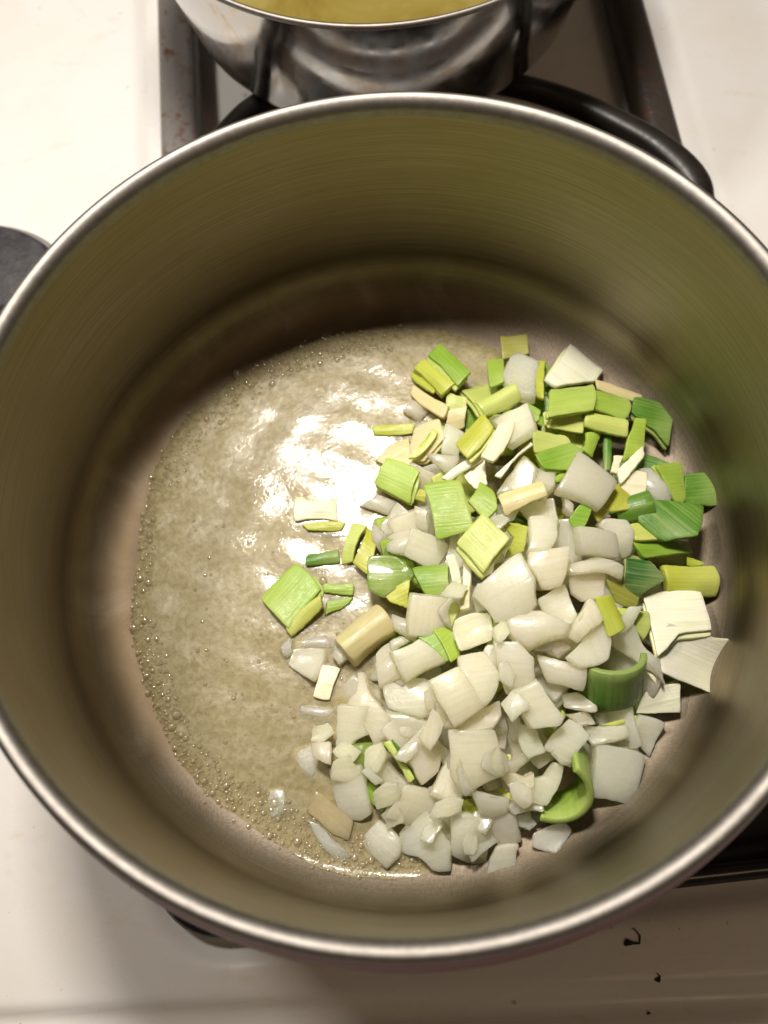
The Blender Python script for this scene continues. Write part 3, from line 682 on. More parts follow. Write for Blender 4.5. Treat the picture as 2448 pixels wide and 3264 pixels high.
     'tiny light green leek narrow strip beside the off-white curved square piece'),
    ('onion', 'o', 4.6, 0.8, (42.6,17.3,25.1), (14.7,-5.5,-57.7), [(-2.7,-0.2),(-0.7,-10.0),(6.3,-0.5),(1.3,5.4),(-4.2,5.4)],
     'small white onion uneven piece beside the cream striped leek strip'),
    ('onion', 'o', 4.6, 1.1, (51.4,15.0,23.0), (-20.4,-2.9,-23.6), [(-3.4,-2.9),(1.8,-7.1),(3.2,-0.6),(2.5,5.3),(-4.1,5.3)],
     'small white onion uneven piece beside the off-white curved square piece'),
    ('leek', 'c', 2.4, 1.5, (42.1,8.2,27.3), (-1.1,-10.6,8.5), [(-7.2,-4.1),(7.4,-2.1),(7.5,3.1),(-7.7,3.1)],
     'cream striped leek strip across white onion pieces'),
    ('onion', 'o', 4.6, -1.8, (48.2,2.6,23.0), (-1.1,-10.4,0.1), [(-4.1,-1.4),(2.8,-7.2),(4.6,-2.5),(4.4,5.5),(-7.8,5.5)],
     'small white onion uneven piece beside the smooth pale leek square'),
    ('onion', 'o', 4.6, 1.2, (47.2,-5.0,25.8), (-10.7,8.8,-7.4), [(-5.5,-6.0),(0.7,-6.8),(3.9,-1.3),(4.7,7.1),(-3.9,7.1)],
     'white onion uneven piece beside the cream striped leek strip'),
    ('onion', 'o', 4.6, 0.9, (57.3,5.7,22.3), (-3.9,3.2,-63.8), [(0.6,-1.9),(3.8,-1.0),(1.4,1.5),(-5.9,1.5)],
     'tiny white onion narrow strip beside the off-white curved square piece'),
    ('leek', 'm', 2.4, 0.4, (60.9,0.5,22.3), (11.8,1.1,-14.0), [(-3.7,-1.1),(-0.9,-5.0),(1.9,-2.0),(3.4,4.1),(-0.8,4.1)],
     'tiny green leek uneven piece beside the greyish square onion layer'),
    ('leek', 'y', 2.4, 0.6, (68.2,2.2,19.5), (-3.7,13.1,-18.0), [(-0.2,-3.0),(3.3,1.5),(-3.0,1.5)],
     'tiny yellow-green leek triangular piece beside the off-white curved square piece'),
    ('leek', 'y', 2.4, 0.6, (37.5,-4.5,22.3), (12.6,12.6,-14.2), [(-0.0,0.4),(-2.0,-6.9),(3.9,-3.2),(3.9,4.9),(-5.7,4.9)],
     'small yellow-green leek uneven piece beside the smooth pale leek square'),
    ('leek', 'w', 2.4, 0.8, (41.2,21.6,28.7), (-2.8,-2.3,-48.3), [(-1.4,-8.7),(0.8,-8.0),(1.0,8.3),(-0.4,8.3)],
     'thin white stick of leek on top of the green heap'),
    ('leek', 'w', 2.4, 0.9, (36.7,31.1,24.1), (2.5,-6.6,-123.2), [(7.2,-2.5),(7.9,2.3),(-9.3,2.3),(-5.7,-2.1)],
     'small white leek narrow strip beside the grooved yellow-green leek piece'),
    ('leek', 'y', 2.4, 1, (29.8,35.1,21.9), (19.9,3.3,-135.9), [(5.4,-4.2),(8.4,3.5),(-5.6,3.5),(-8.1,-2.9)],
     'yellow-green grooved leek piece with a bright cut end'),
    ('onion', 'o', 4.6, -1, (43.1,38.8,21.2), (-19.0,-17.6,7.8), [(-4.8,2.1),(-2.3,-8.1),(6.9,-5.1),(7.1,5.6),(-7.0,5.6)],
     'white onion uneven piece beside the pale rolled leek piece'),
    ('leek', 'm', 2.4, 0.2, (52.8,43.0,17.1), (-5.0,-2.7,-40.8), [(1.4,-3.6),(2.5,-1.2),(1.0,2.4),(-4.9,2.4)],
     'tiny green leek four-sided piece beside the pale rolled leek piece'),
    ('leek', 'n', 2.4, 0.9, (71.3,30.7,14.2), (-24.9,-16.1,-120.3), [(4.5,-2.2),(5.3,2.5),(-6.8,2.5),(-3.0,-2.8)],
     'small light green leek four-sided piece beside the pale green curved leek rectangle'),
    ('leek', 'd', 2.4, 0.7, (77.2,27.4,11.4), (-1.5,-2.5,-102.4), [(7.0,-0.9),(6.7,1.0),(-7.0,1.0),(-6.7,-1.2)],
     'tiny dark green leek narrow strip beside the off-white curved square piece'),
    ('leek', 'w', 2.4, 0.3, (78.7,21.4,14.7), (-12.5,5.5,-4.6), [(-2.7,-3.2),(0.0,-3.9),(3.0,3.5),(-0.4,3.5)],
     'tiny white leek four-sided piece beside the off-white curved square piece'),
    ('leek', 'y', 2.4, 0.9, (75.3,6.3,18.1), (-16.1,7.2,-46.4), [(-3.4,-5.9),(0.1,-4.9),(6.7,5.4),(-3.5,5.4)],
     'small yellow-green leek four-sided piece beside the off-white curved square piece'),
    ('leek', 'k', 2.4, 2, (78.9,-20.5,14.9), (4.7,6.7,-13.1), [(-5.3,-5.5),(0.0,-6.3),(7.7,0.1),(2.6,5.9),(-5.0,5.9)],
     'very dark green glossy leek piece with white sparkles'),
    ('leek', 'y', 4, 2, (96.9,-22.1,9.4), (9.3,9.4,-4.7), [(-8.3,-4.8),(8.8,-5.2),(8.7,5.0),(-9.1,5.0)],
     'yellow-green ribbed leek block by the bare pot wall'),
    ('leek', 'y', 2.4, 0.8, (99.6,-15.4,8.1), (12.0,7.9,-25.3), [(-1.1,-1.8),(3.7,0.9),(-2.6,0.9)],
     'tiny yellow-green leek triangular piece beside the ribbed yellow-green leek block'),
    ('leek', 'z', 2.4, 0.7, (72.2,-26.4,14.7), (5.9,20.7,-25.1), [(-2.1,-2.8),(5.3,-2.6),(4.6,2.7),(-7.8,2.7)],
     'small olive green leek four-sided piece beside the very dark glossy leek piece'),
    ('leek', 'p', 2.4, 0.8, (74.7,-35.2,14.2), (12.8,4.6,-14.6), [(-3.6,-0.3),(2.8,-5.5),(4.3,-1.1),(3.2,3.4),(-6.7,3.4)],
     'small pale green leek uneven piece beside the bright yellow-green leek strip'),
    ('leek', 'w', 2.4, 0.8, (88.7,-36.2,12.4), (-10.7,5.5,-2.7), [(-9.2,-11.6),(-1.2,-4.3),(10.1,-3.7),(9.8,9.8),(-9.5,9.8)],
     'white leek sheet tucked under a curled white piece'),
    ('leek', 'u', 2.4, -3, (91.5,-48.3,10.5), (4.5,17.6,-25.4), [(-9.0,-8.6),(9.5,-8.6),(10.7,9.9),(-11.2,7.4)],
     'curled white leek piece poking out toward the pot wall'),
    ('leek', 'y', 3, 1.5, (64.1,-33.8,24.3), (-9.5,10.7,-73.7), [(6.2,-3.6),(5.7,3.2),(-5.2,3.2),(-6.6,-2.7)],
     'bright yellow-green leek strip leaning on white onion'),
    ('onion', 'o', 4.6, 1.8, (56.6,-36.0,24.5), (4.6,16.2,-52.7), [(-1.5,-7.8),(2.1,-6.9),(2.6,2.5),(1.8,6.1),(-5.0,6.1)],
     'small white onion uneven piece beside the long flat onion slab'),
    ('onion', 'o', 4.6, -1.3, (57.1,-43.2,23.3), (-8.1,-0.9,-77.7), [(-4.4,0.1),(0.6,-9.8),(4.9,-6.1),(5.1,3.1),(-0.3,6.4),(-6.0,6.4)],
     'white onion uneven piece beside the bright yellow-green leek strip'),
    ('onion', 'o', 4.6, 1.4, (45.8,-41.6,20.8), (8.4,-9.7,-56.3), [(-2.4,-0.0),(-3.7,-4.3),(2.6,-2.1),(2.8,3.2),(0.7,3.2)],
     'tiny white onion uneven piece beside the long flat onion slab'),
    ('onion', 'o', 4.6, 1.6, (46.4,-50.4,20.0), (9.3,-6.1,-22.5), [(-4.3,-3.7),(6.9,-3.7),(6.5,3.7),(-9.1,3.7)],
     'long flat onion slab with a cut side beside a dark green leek ring'),
    ('onion', 'o', 4.6, 1.7, (31.0,-47.2,23.7), (8.0,-8.8,-8.2), [(-5.2,0.4),(-2.8,-8.4),(2.1,-6.9),(6.0,-3.5),(5.7,2.9),(0.9,7.8),(-6.6,7.8)],
     'white onion uneven piece beside the long flat onion slab'),
    ('onion', 'o', 5, -1.1, (36.2,-60.9,23.9), (17.1,1.0,18.3), [(-4.6,3.4),(-4.0,-4.8),(3.7,-7.2),(6.0,-5.6),(3.6,7.1),(-4.6,7.1)],
     'white onion uneven piece beside the thick white onion block'),
    ('onion', 'o', 4.6, 2, (39.3,-35.3,26.6), (-2.9,-7.4,-8.3), [(-8.8,1.6),(-7.4,-3.0),(-2.0,-6.6),(8.7,-2.5),(9.8,1.1),(1.6,4.7),(-1.9,4.7)],
     'white onion uneven piece beside the biggest rounded onion chunk'),
    ('onion', 'o', 5, 2, (32.5,-23.8,27.3), (3.9,-17.5,24.2), [(-10.1,6.0),(-8.4,-1.7),(-9.1,-5.4),(-1.1,-8.8),(4.7,-7.3),(8.7,-0.4),(9.5,8.8),(5.8,8.8)],
     "biggest rounded white onion chunk near the heap's middle"),
    ('onion', 'o', 4.6, 1.5, (45.8,-15.2,26.6), (-2.4,-2.8,4.4), [(-4.5,5.5),(-5.6,0.7),(-2.9,-7.2),(3.2,-7.6),(8.8,4.3),(1.0,4.3)],
     'white onion uneven piece beside the greyish square onion layer'),
    ('onion', 'o', 4.6, -1.7, (48.3,-29.3,23.0), (0.2,1.5,23.2), [(-5.0,0.5),(0.1,-6.5),(3.6,-4.9),(5.5,5.4),(-4.2,5.4)],
     'small white onion uneven piece beside the very dark glossy leek piece'),
    ('leek', 'w', 2.4, 0.3, (78.8,-60.8,7.6), (14.5,-8.2,6.1), [(-8.4,-2.2),(4.8,-5.1),(7.2,3.7),(-3.6,3.7)],
     'small white leek four-sided piece beside the curled white leek piece'),
    ('leek', 'w', 2.4, 0.8, (78.7,-53.7,9.9), (5.7,13.7,22.7), [(-1.7,-2.4),(1.3,-3.0),(2.6,2.7),(-2.2,2.7)],
     'tiny white leek four-sided piece beside the curled white leek piece'),
    ('onion', 'o', 4.6, -1.4, (73.9,-44.9,14.1), (10.1,5.6,-53.0), [(-7.8,-5.8),(0.2,-3.2),(7.1,-1.8),(12.6,-2.5),(5.7,2.6),(-0.6,1.9),(-6.5,4.4),(-10.8,4.4)],
     'white onion uneven piece beside the white leek sheet'),
    ('onion', 'o', 4.6, -1.2, (50.8,-59.1,14.2), (-0.9,-17.9,4.0), [(-4.9,-0.4),(4.4,-3.9),(4.9,-2.0),(0.1,3.1),(-4.6,3.1)],
     'tiny white onion uneven piece beside the thick white onion block'),
    ('onion', 'o', 4.6, -0.8, (51.4,-64.3,12.0), (6.8,-4.4,2.6), [(-1.2,-2.3),(3.9,-2.1),(1.7,2.2),(-4.4,2.2)],
     'tiny white onion four-sided piece beside the long flat onion slab'),
    ('onion', 'o', 4.6, -0.8, (59.3,-69.6,10.5), (-7.4,-2.3,-7.6), [(-4.9,-3.4),(6.1,-0.7),(5.9,2.1),(-7.1,2.1)],
     'small white onion narrow strip beside the thick white onion block'),
    ('onion', 'o', 4.6, -1.7, (72.4,-71.2,6.4), (20.1,6.7,-22.7), [(-4.2,1.1),(0.4,-4.9),(2.9,-6.3),(4.7,5.0),(-3.8,5.0)],
     'small white onion uneven piece beside the thick white onion block'),
    ('onion', 'o', 4.6, 1.4, (45.0,-71.4,15.8), (7.4,8.2,-31.8), [(-4.8,0.4),(-5.5,-5.3),(-1.8,-5.1),(3.8,-6.6),(3.6,-1.4),(5.7,5.0),(1.1,6.5),(-2.1,6.5)],
     'small white onion uneven piece beside the onion piece with green nick'),
    ('onion', 'o', 4.6, -1, (33.0,-69.7,16.3), (7.5,6.8,-25.2), [(-2.7,-1.4),(1.1,-5.1),(5.7,-1.4),(0.8,4.0),(-4.9,4.0)],
     'small white onion uneven piece beside the very large flat onion piece'),
    ('leek', 'p', 2.4, 0.4, (65.0,-66.1,7.8), (7.8,19.9,9.2), [(-2.4,-1.1),(5.3,-0.3),(5.7,0.7),(-8.6,0.7)],
     'tiny pale green leek narrow strip beside the thick white onion block'),
    ('onion', 'w', 7, 1.2, (60.1,-82.9,7.4), (10.7,7.2,-17.0), [(-6.9,-7.7),(6.0,-7.8),(8.5,7.8),(-7.5,7.8)],
     'thick white block of onion standing alone on bare steel'),
    ('onion', 'o', 4.6, -0.9, (36.5,-98.8,5.1), (-3.9,-6.1,16.6), [(-6.6,-0.3),(-0.7,-4.9),(6.5,-0.6),(5.3,2.9),(-4.5,2.9)],
     'small onion piece with a green nick on bare steel'),
    ('onion', 'o', 4.6, -2.1, (29.2,-93.6,6.8), (6.8,5.2,-1.0), [(-2.2,-1.4),(0.7,-2.6),(3.4,-1.0),(1.8,2.5),(-3.7,2.5)],
     'tiny white onion uneven piece beside the onion piece with green nick'),
    ('onion', 'o', 4.6, -1.9, (35.3,-83.0,12.9), (12.1,9.6,-29.3), [(0.6,2.0),(-7.9,-4.4),(-6.8,-7.0),(3.9,-5.5),(5.1,0.3),(4.0,7.2),(1.1,7.2)],
     'small white onion uneven piece beside the greenish onion by the wall'),
    ('onion', 'o', 4.6, -1.4, (29.7,-89.2,11.0), (22.7,0.5,12.5), [(-4.8,-1.0),(4.6,-2.8),(5.6,1.9),(-5.4,1.9)],
     'tiny white onion narrow strip beside the onion piece with green nick'),
    ('onion', 'o', 4.6, -1.4, (28.8,-81.1,13.1), (12.1,0.7,-6.1), [(-2.3,-3.9),(4.1,-2.0),(3.7,2.3),(1.7,0.1),(-1.2,1.8),(-6.1,1.8)],
     'tiny white onion uneven piece beside the greenish onion by the wall'),
    ('onion', 'o', 4.6, 1, (28.3,-75.9,11.8), (6.7,1.8,22.8), [(-4.3,-0.8),(-1.7,-2.2),(5.6,-0.8),(3.7,1.9),(-3.3,1.9)],
     'tiny white onion uneven piece beside the cream onion crowning the heap'),
    ('leek', 'p', 2.4, 0.2, (26.8,-34.9,18.7), (9.2,-2.3,-7.0), [(-2.9,-4.8),(2.4,-3.8),(2.3,4.3),(-1.8,4.3)],
     'tiny pale green leek four-sided piece beside the long flat onion slab'),
    ('onion', 'o', 4.6, -1.4, (63.1,-75.0,7.3), (2.5,0.8,-11.2), [(-1.9,-1.6),(3.1,-0.7),(2.1,1.2),(-3.4,1.2)],
     'tiny white onion four-sided piece beside the thick white onion block'),
    ('onion', 'o', 4.6, -1.9, (67.4,-74.7,6.2), (-0.9,7.1,-21.9), [(-0.5,-2.3),(3.0,-1.3),(1.4,1.8),(-3.9,1.8)],
     'tiny white onion four-sided piece beside the curled white leek piece'),
    ('leek', 'n', 2.4, 0.6, (13.1,-14.0,7.9), (4.8,11.9,-37.5), [(-7.5,-5.4),(8.1,-3.2),(8.5,4.3),(-8.9,4.9)],
     'light green leek four-sided piece half hidden near the smooth pale leek square'),
    ('leek', 'n', 2.4, 0.6, (59.9,46.0,5.3), (19.9,20.0,127.9), [(-8.1,-4.6),(7.4,-3.7),(7.1,4.9),(-7.7,4.0)],
     'light green leek four-sided piece half hidden near the pale green curved leek rectangle'),
    ('onion', 'o', 2.4, 0.6, (63.5,-61.1,2.8), (-12.8,-10.2,-105.0), [(-7.7,-6.5),(6.0,-5.9),(6.9,7.4),(-5.3,6.7)],
     'white onion four-sided piece half hidden near the thick white onion block'),
    ('leek', 'n', 2.4, 0.6, (54.4,60.3,3.3), (4.3,-27.5,137.4), [(-4.3,-8.1),(4.4,-6.6),(4.6,5.7),(-4.3,7.3)],
     'light green leek four-sided piece half hidden near the dull olive leek square'),
    ('onion', 'o', 2.4, 0.6, (-11.2,-70.2,1.7), (14.6,-2.3,-94.8), [(-9.4,-4.8),(8.4,-4.1),(8.2,4.5),(-7.7,6.6)],
     'white onion four-sided piece half hidden near the wet sparkling onion slab'),
    ('leek', 'm', 2.4, 0.6, (86.3,-2.0,4.1), (-17.9,-18.4,20.8), [(-6.1,-4.7),(7.0,-5.2),(6.3,3.6),(-5.7,4.4)],
     'green leek four-sided piece half hidden near the dark green leek half-ring'),
    ('leek', 'p', 2.4, 0.6, (39.1,-64.4,5.7), (7.6,16.7,-135.0), [(-7.7,-2.8),(8.1,-4.7),(9.2,4.8),(-7.7,4.0)],
     'pale green leek four-sided piece half hidden near the long flat onion slab'),
    ('onion', 'o', 2.4, 0.6, (-0.2,-65.7,4.8), (11.6,-7.8,60.0), [(-8.8,-4.6),(7.2,-4.7),(8.5,5.6),(-8.4,4.9)],
     'white onion four-sided piece half hidden near the very large flat onion piece'),
    ('leek', 'n', 2.4, 0.6, (22.0,42.2,4.3), (-5.5,-0.1,102.4), [(-5.2,-3.2),(6.8,-3.6),(5.8,4.1),(-4.1,4.6)],
     'small light green leek four-sided piece half hidden near the grooved yellow-green leek piece'),
    ('onion', 'o', 2.4, 0.6, (75.9,-16.5,7.6), (17.6,7.3,-92.9), [(-5.6,-3.9),(5.1,-4.6),(6.7,4.6),(-5.9,5.7)],
     'small white onion four-sided piece half hidden near the very dark glossy leek piece'),
    ('leek', 'd', 2.4, 0.6, (42.3,-4.5,6.5), (15.4,8.9,1.3), [(-6.1,-6.1),(5.9,-5.2),(5.5,5.2),(-6.2,5.7)],
     'dark green leek four-sided piece half hidden near the cream striped leek strip'),
    ('onion', 'o', 2.4, 0.6, (24.8,-6.9,4.9), (0.6,6.3,22.0), [(-7.7,-5.4),(8.3,-6.9),(7.9,5.5),(-7.8,4.6)],
     'white onion four-sided piece half hidden near the smooth pale leek square'),
    ('leek', 'd', 2.4, 0.6, (54.5,-67.1,2.0), (-5.1,-0.1,106.6), [(-7.1,-4.7),(7.5,-3.3),(9.6,3.3),(-7.9,3.4)],
     'dark green leek four-sided piece half hidden near the thick white onion block'),
    ('onion', 'o', 2.4, 0.6, (-23.6,-51.7,2.3), (3.8,17.4,-141.1), [(-8.8,-7.0),(7.5,-7.2),(9.6,7.3),(-9.0,6.1)],
     'large white onion four-sided piece half hidden near the long-necked onion piece'),
    ('onion', 'o', 2.4, 0.6, (18.3,-62.9,7.5), (-35.9,-8.6,-8.1), [(-8.3,-4.9),(8.2,-7.3),(8.4,5.9),(-8.5,7.0)],
     'white onion four-sided piece half hidden near the cream onion crowning the heap'),
    ('onion', 'o', 2.4, 0.6, (83.3,45.6,3.8), (28.2,-13.7,86.4), [(-7.7,-6.6),(7.1,-6.8),(7.2,5.9),(-7.4,7.6)],
     'white onion four-sided piece half hidden near the pale green curved leek rectangle'),
    ('onion', 'o', 2.4, 0.6, (81.6,-5.9,2.6), (17.1,5.2,-6.6), [(-6.2,-6.0),(6.1,-6.5),(7.2,5.5),(-5.1,6.6)],
     'white onion four-sided piece half hidden near the dark green leek half-ring'),
    ('onion', 'o', 2.4, 0.6, (30.7,-87.8,1.5), (-27.3,-22.4,30.8), [(-6.2,-5.9),(6.5,-5.7),(8.0,4.4),(-6.1,5.0)],
     'white onion four-sided piece half hidden near the onion piece with green nick'),
    ('onion', 'o', 2.4, 0.6, (65.7,-65.3,3.6), (14.3,15.3,24.3), [(-6.4,-6.0),(6.3,-6.4),(6.8,6.0),(-7.2,5.6)],
     'white onion four-sided piece half hidden near the long flat onion slab'),
    ('leek', 'p', 2.4, 0.6, (28.7,-3.0,9.1), (-10.9,15.8,100.4), [(-9.4,-5.8),(8.4,-4.4),(8.5,4.9),(-7.5,5.5)],
     'pale green leek four-sided piece half hidden near the smooth pale leek square'),
    ('leek', 'y', 2.4, 0.6, (51.9,9.9,3.3), (-14.3,10.3,42.7), [(-4.7,-6.7),(5.3,-6.5),(5.6,5.7),(-4.7,6.1)],
     'yellow-green leek four-sided piece half hidden near the cream striped leek strip'),
    ('leek', 'n', 2.4, 0.6, (59.6,-43.4,4.4), (31.3,5.3,91.8), [(-8.2,-4.6),(7.9,-4.9),(7.6,3.5),(-8.1,3.2)],
     'light green leek four-sided piece half hidden near the bright yellow-green leek strip'),
    ('onion', 'o', 2.4, 0.6, (25.0,26.3,3.7), (-20.6,22.1,-78.6), [(-7.5,-4.5),(7.7,-3.0),(7.4,4.5),(-8.0,4.9)],
     'white onion four-sided piece half hidden near the grooved yellow-green leek piece'),
    ('onion', 'o', 2.4, 0.6, (71.6,-50.9,6.8), (-22.5,21.9,140.5), [(-8.3,-5.6),(8.2,-2.6),(9.0,3.6),(-8.8,4.2)],
     'white onion four-sided piece half hidden near the curled white leek piece'),
    ('onion', 'o', 2.4, 0.6, (65.1,-15.8,9.3), (6.0,14.6,-0.6), [(-9.2,-3.6),(6.9,-3.8),(8.9,5.2),(-8.3,4.9)],
     'white onion four-sided piece half hidden near the greyish square onion layer'),
    ('onion', 'o', 2.4, 0.6, (75.0,-6.7,2.5), (-15.7,1.1,-162.6), [(-8.5,-4.9),(9.8,-7.7),(8.2,8.6),(-7.3,6.7)],
     'white onion four-sided piece half hidden near the very dark glossy leek piece'),
    ('leek', 'm', 2.4, 0.6, (68.8,-64.7,2.5), (-9.4,18.9,-137.1), [(-7.9,-3.7),(9.1,-3.8),(8.8,3.9),(-9.0,4.6)],
     'green leek four-sided piece half hidden near the thick white onion block'),
    ('onion', 'o', 2.4, 0.6, (9.2,24.0,4.6), (-35.2,-6.7,151.6), [(-6.6,-6.1),(6.4,-7.3),(8.9,6.9),(-7.5,7.5)],
     'white onion four-sided piece half hidden near the finely striped pale leek square'),
    ('leek', 'd', 2.4, 0.6, (49.7,7.1,2.3), (8.1,12.2,-11.0), [(-8.6,-4.8),(10.4,-5.6),(8.4,4.8),(-8.2,5.7)],
     'dark green leek four-sided piece half hidden near the off-white curved square piece'),
    ('onion', 'o', 2.4, 0.6, (25.9,3.1,10.0), (-5.5,7.4,-31.7), [(-6.2,-5.3),(6.4,-6.2),(5.7,6.1),(-8.3,4.5)],
     'white onion four-sided piece half hidden near the large light green leek rectangle'),
    ('onion', 'o', 2.4, 0.6, (4.5,-87.2,5.0), (3.1,-2.4,-1.8), [(-7.7,-5.9),(5.8,-6.3),(7.2,6.3),(-6.4,5.5)],
     'white onion four-sided piece half hidden near the very large flat onion piece'),
    ('leek', 'p', 2.4, 0.6, (47.7,44.5,7.1), (10.3,5.5,-179.2), [(-6.4,-6.2),(4.0,-6.5),(6.2,5.7),(-6.4,6.0)],
     'pale green leek four-sided piece half hidden near the pale rolled leek piece'),
    ('leek', 'p', 2.4, 0.6, (38.4,55.3,7.5), (-9.5,25.4,23.0), [(-7.9,-6.7),(7.5,-6.2),(7.5,6.2),(-6.7,7.5)],
     'pale green leek four-sided piece half hidden near the bright green leek square'),
    ('leek', 'd', 2.4, 0.6, (68.7,-2.7,4.9), (-37.4,-2.0,102.7), [(-5.0,-4.8),(5.1,-2.8),(5.6,3.5),(-5.8,4.8)],
     'small dark green leek four-sided piece half hidden near the greyish square onion layer'),
    ('onion', 'o', 2.4, 0.6, (62.7,-63.7,1.6), (-10.1,5.8,-121.5), [(-5.2,-5.6),(7.1,-4.8),(6.4,4.8),(-7.2,4.8)],
     'white onion four-sided piece half hidden near the thick white onion block'),
    ('onion', 'o', 2.4, 0.6, (5.6,-89.8,3.9), (-29.7,8.4,-45.3), [(-5.1,-6.7),(5.2,-5.0),(3.9,6.5),(-6.0,6.5)],
     'white onion four-sided piece half hidden near the greenish onion by the wall'),
    ('leek', 'd', 2.4, 0.6, (22.7,19.4,1.6), (-35.9,16.2,127.4), [(-5.1,-7.1),(6.4,-4.5),(5.3,5.8),(-6.6,6.7)],
     'dark green leek four-sided piece half hidden near the large light green leek rectangle'),
    ('onion', 'o', 2.4, 0.6, (44.4,-10.5,4.1), (5.5,-23.6,46.0), [(-7.2,-6.9),(4.7,-7.5),(4.9,6.6),(-5.8,8.1)],
     'white onion four-sided piece half hidden near the biggest rounded onion chunk'),
    ('onion', 'o', 2.4, 0.6, (65.4,-8.0,8.3), (21.7,4.7,-115.9), [(-6.4,-4.1),(6.3,-4.1),(7.3,3.1),(-7.1,4.9)],
     'white onion four-sided piece half hidden near the greyish square onion layer'),
    ('leek', 'y', 2.4, 0.6, (33.1,-32.3,4.4), (-35.3,-15.6,143.4), [(-7.4,-5.4),(8.0,-5.3),(6.7,5.6),(-6.8,4.8)],
     'yellow-green leek four-sided piece half hidden near the biggest rounded onion chunk'),
    ('leek', 'y', 2.4, 0.6, (95.8,7.1,5.4), (22.9,-27.1,171.1), [(-6.0,-4.2),(4.8,-5.1),(4.7,5.0),(-4.5,4.3)],
     'yellow-green leek four-sided piece half hidden near the dark green leek half-ring'),
    ('onion', 'o', 2.4, 0.6, (17.0,-64.6,2.4), (39.8,0.9,147.3), [(-7.4,-5.0),(8.4,-5.0),(8.9,5.8),(-8.2,5.1)],
     'white onion four-sided piece half hidden near the very large flat onion piece'),
    ('onion', 'o', 2.4, 0.6, (68.7,-51.0,5.9), (-20.2,17.0,158.4), [(-7.0,-7.2),(8.9,-8.2),(8.9,6.4),(-9.9,9.1)],
     'white onion four-sided piece half hidden near the bright yellow-green leek strip'),
    ('onion', 'o', 2.4, 0.6, (19.3,-42.5,5.2), (7.5,18.7,101.9), [(-6.7,-7.6),(5.9,-5.0),(6.2,6.5),(-7.0,5.2)],
     'white onion four-sided piece half hidden near the square flat onion piece'),
    ('onion', 'o', 2.4, 0.6, (47.1,-29.8,4.7), (8.3,15.1,124.8), [(-5.9,-4.7),(5.0,-4.8),(5.4,3.7),(-5.2,3.7)],
     'small white onion four-sided piece half hidden near the biggest rounded onion chunk'),
    ('leek', 'm', 2.4, 0.6, (63.8,-6.1,3.2), (-26.5,-15.6,-94.3), [(-5.0,-5.2),(8.1,-2.9),(7.5,4.9),(-6.1,3.7)],
     'green leek four-sided piece half hidden near the greyish square onion layer'),
    ('leek', 'm', 2.4, 0.6, (85.4,12.8,4.0), (1.1,8.2,79.9), [(-7.8,-6.8),(8.4,-6.0),(8.8,5.1),(-7.8,8.9)],
     'green leek four-sided piece half hidden near the dark leek square by the wall'),
    ('leek', 'm', 2.4, 0.6, (91.6,-3.9,2.7), (-22.2,19.4,-91.7), [(-8.7,-4.3),(8.0,-3.2),(7.6,5.1),(-9.4,5.0)],
     'green leek four-sided piece half hidden near the ribbed yellow-green leek block'),
    ('leek', 'n', 2.4, 0.6, (-3.2,-35.7,7.3), (-22.3,-12.6,-32.3), [(-7.4,-5.1),(8.4,-5.8),(8.3,5.4),(-6.8,5.9)],
     'light green leek four-sided piece half hidden near the square flat onion piece'),
    ('onion', 'o', 2.4, 0.6, (13.1,-6.8,3.6), (-10.1,-6.3,136.7), [(-6.8,-5.9),(7.8,-4.5),(8.0,5.5),(-5.7,6.0)],
     'white onion four-sided piece half hidden near the smooth pale leek square'),
    ('onion', 'o', 2.4, 0.6, (65.9,-51.5,2.9), (-1.5,-31.3,7.9), [(-7.9,-6.3),(7.7,-7.2),(8.1,5.2),(-7.8,7.3)],
     'white onion four-sided piece half hidden near the bright yellow-green leek strip'),
    ('onion', 'o', 2.4, 0.6, (37.0,-30.9,7.3), (-5.3,3.7,88.3), [(-8.7,-7.1),(7.1,-6.9),(8.1,5.5),(-7.7,6.5)],
     'white onion four-sided piece half hidden near the biggest rounded onion chunk'),
    ('onion', 'o', 2.4, 0.6, (80.6,-9.4,1.6), (15.1,-15.4,0.4), [(-9.1,-4.0),(8.5,-4.7),(8.1,4.2),(-9.3,6.6)],
     'white onion four-sided piece half hidden near the very dark glossy leek piece'),
    ('leek', 'm', 2.4, 0.6, (76.7,45.3,1.4), (-30.3,-10.3,-101.1), [(-7.7,-5.4),(6.5,-5.5),(4.8,6.1),(-6.9,5.0)],
     'green leek four-sided piece half hidden near the pale green curved leek rectangle'),
    ('leek', 'm', 2.4, 0.6, (45.5,4.8,5.8), (13.2,7.6,-179.4), [(-7.3,-5.6),(6.5,-5.3),(5.2,5.8),(-8.1,4.8)],
     'green leek four-sided piece half hidden near the cream striped leek strip'),
    ('onion', 'o', 2.4, 0.6, (-3.7,-54.8,4.4), (-9.9,-1.9,-9.8), [(-9.1,-4.9),(6.8,-4.3),(8.0,4.7),(-8.1,6.1)],
     'white onion four-sided piece half hidden near the long-necked onion piece'),
    ('onion', 'o', 2.4, 0.6, (83.4,-34.9,6.3), (16.6,31.2,135.3), [(-9.4,-5.9),(10.0,-7.4),(7.2,7.8),(-7.7,7.5)],
     'large white onion four-sided piece half hidden near the white leek sheet'),
    ('leek', 'n', 2.4, 0.6, (46.6,17.8,7.7), (16.8,3.1,87.6), [(-5.9,-4.4),(7.1,-4.0),(4.9,4.9),(-5.5,4.9)],
     'light green leek four-sided piece half hidden near the cream striped leek strip'),
    ('leek', 'd', 2.4, 0.6, (-0.1,-3.5,6.1), (-16.5,15.0,-83.0), [(-6.8,-4.9),(7.2,-7.3),(7.5,5.7),(-6.0,7.7)],
     'dark green leek four-sided piece half hidden near the translucent fan-shaped piece'),
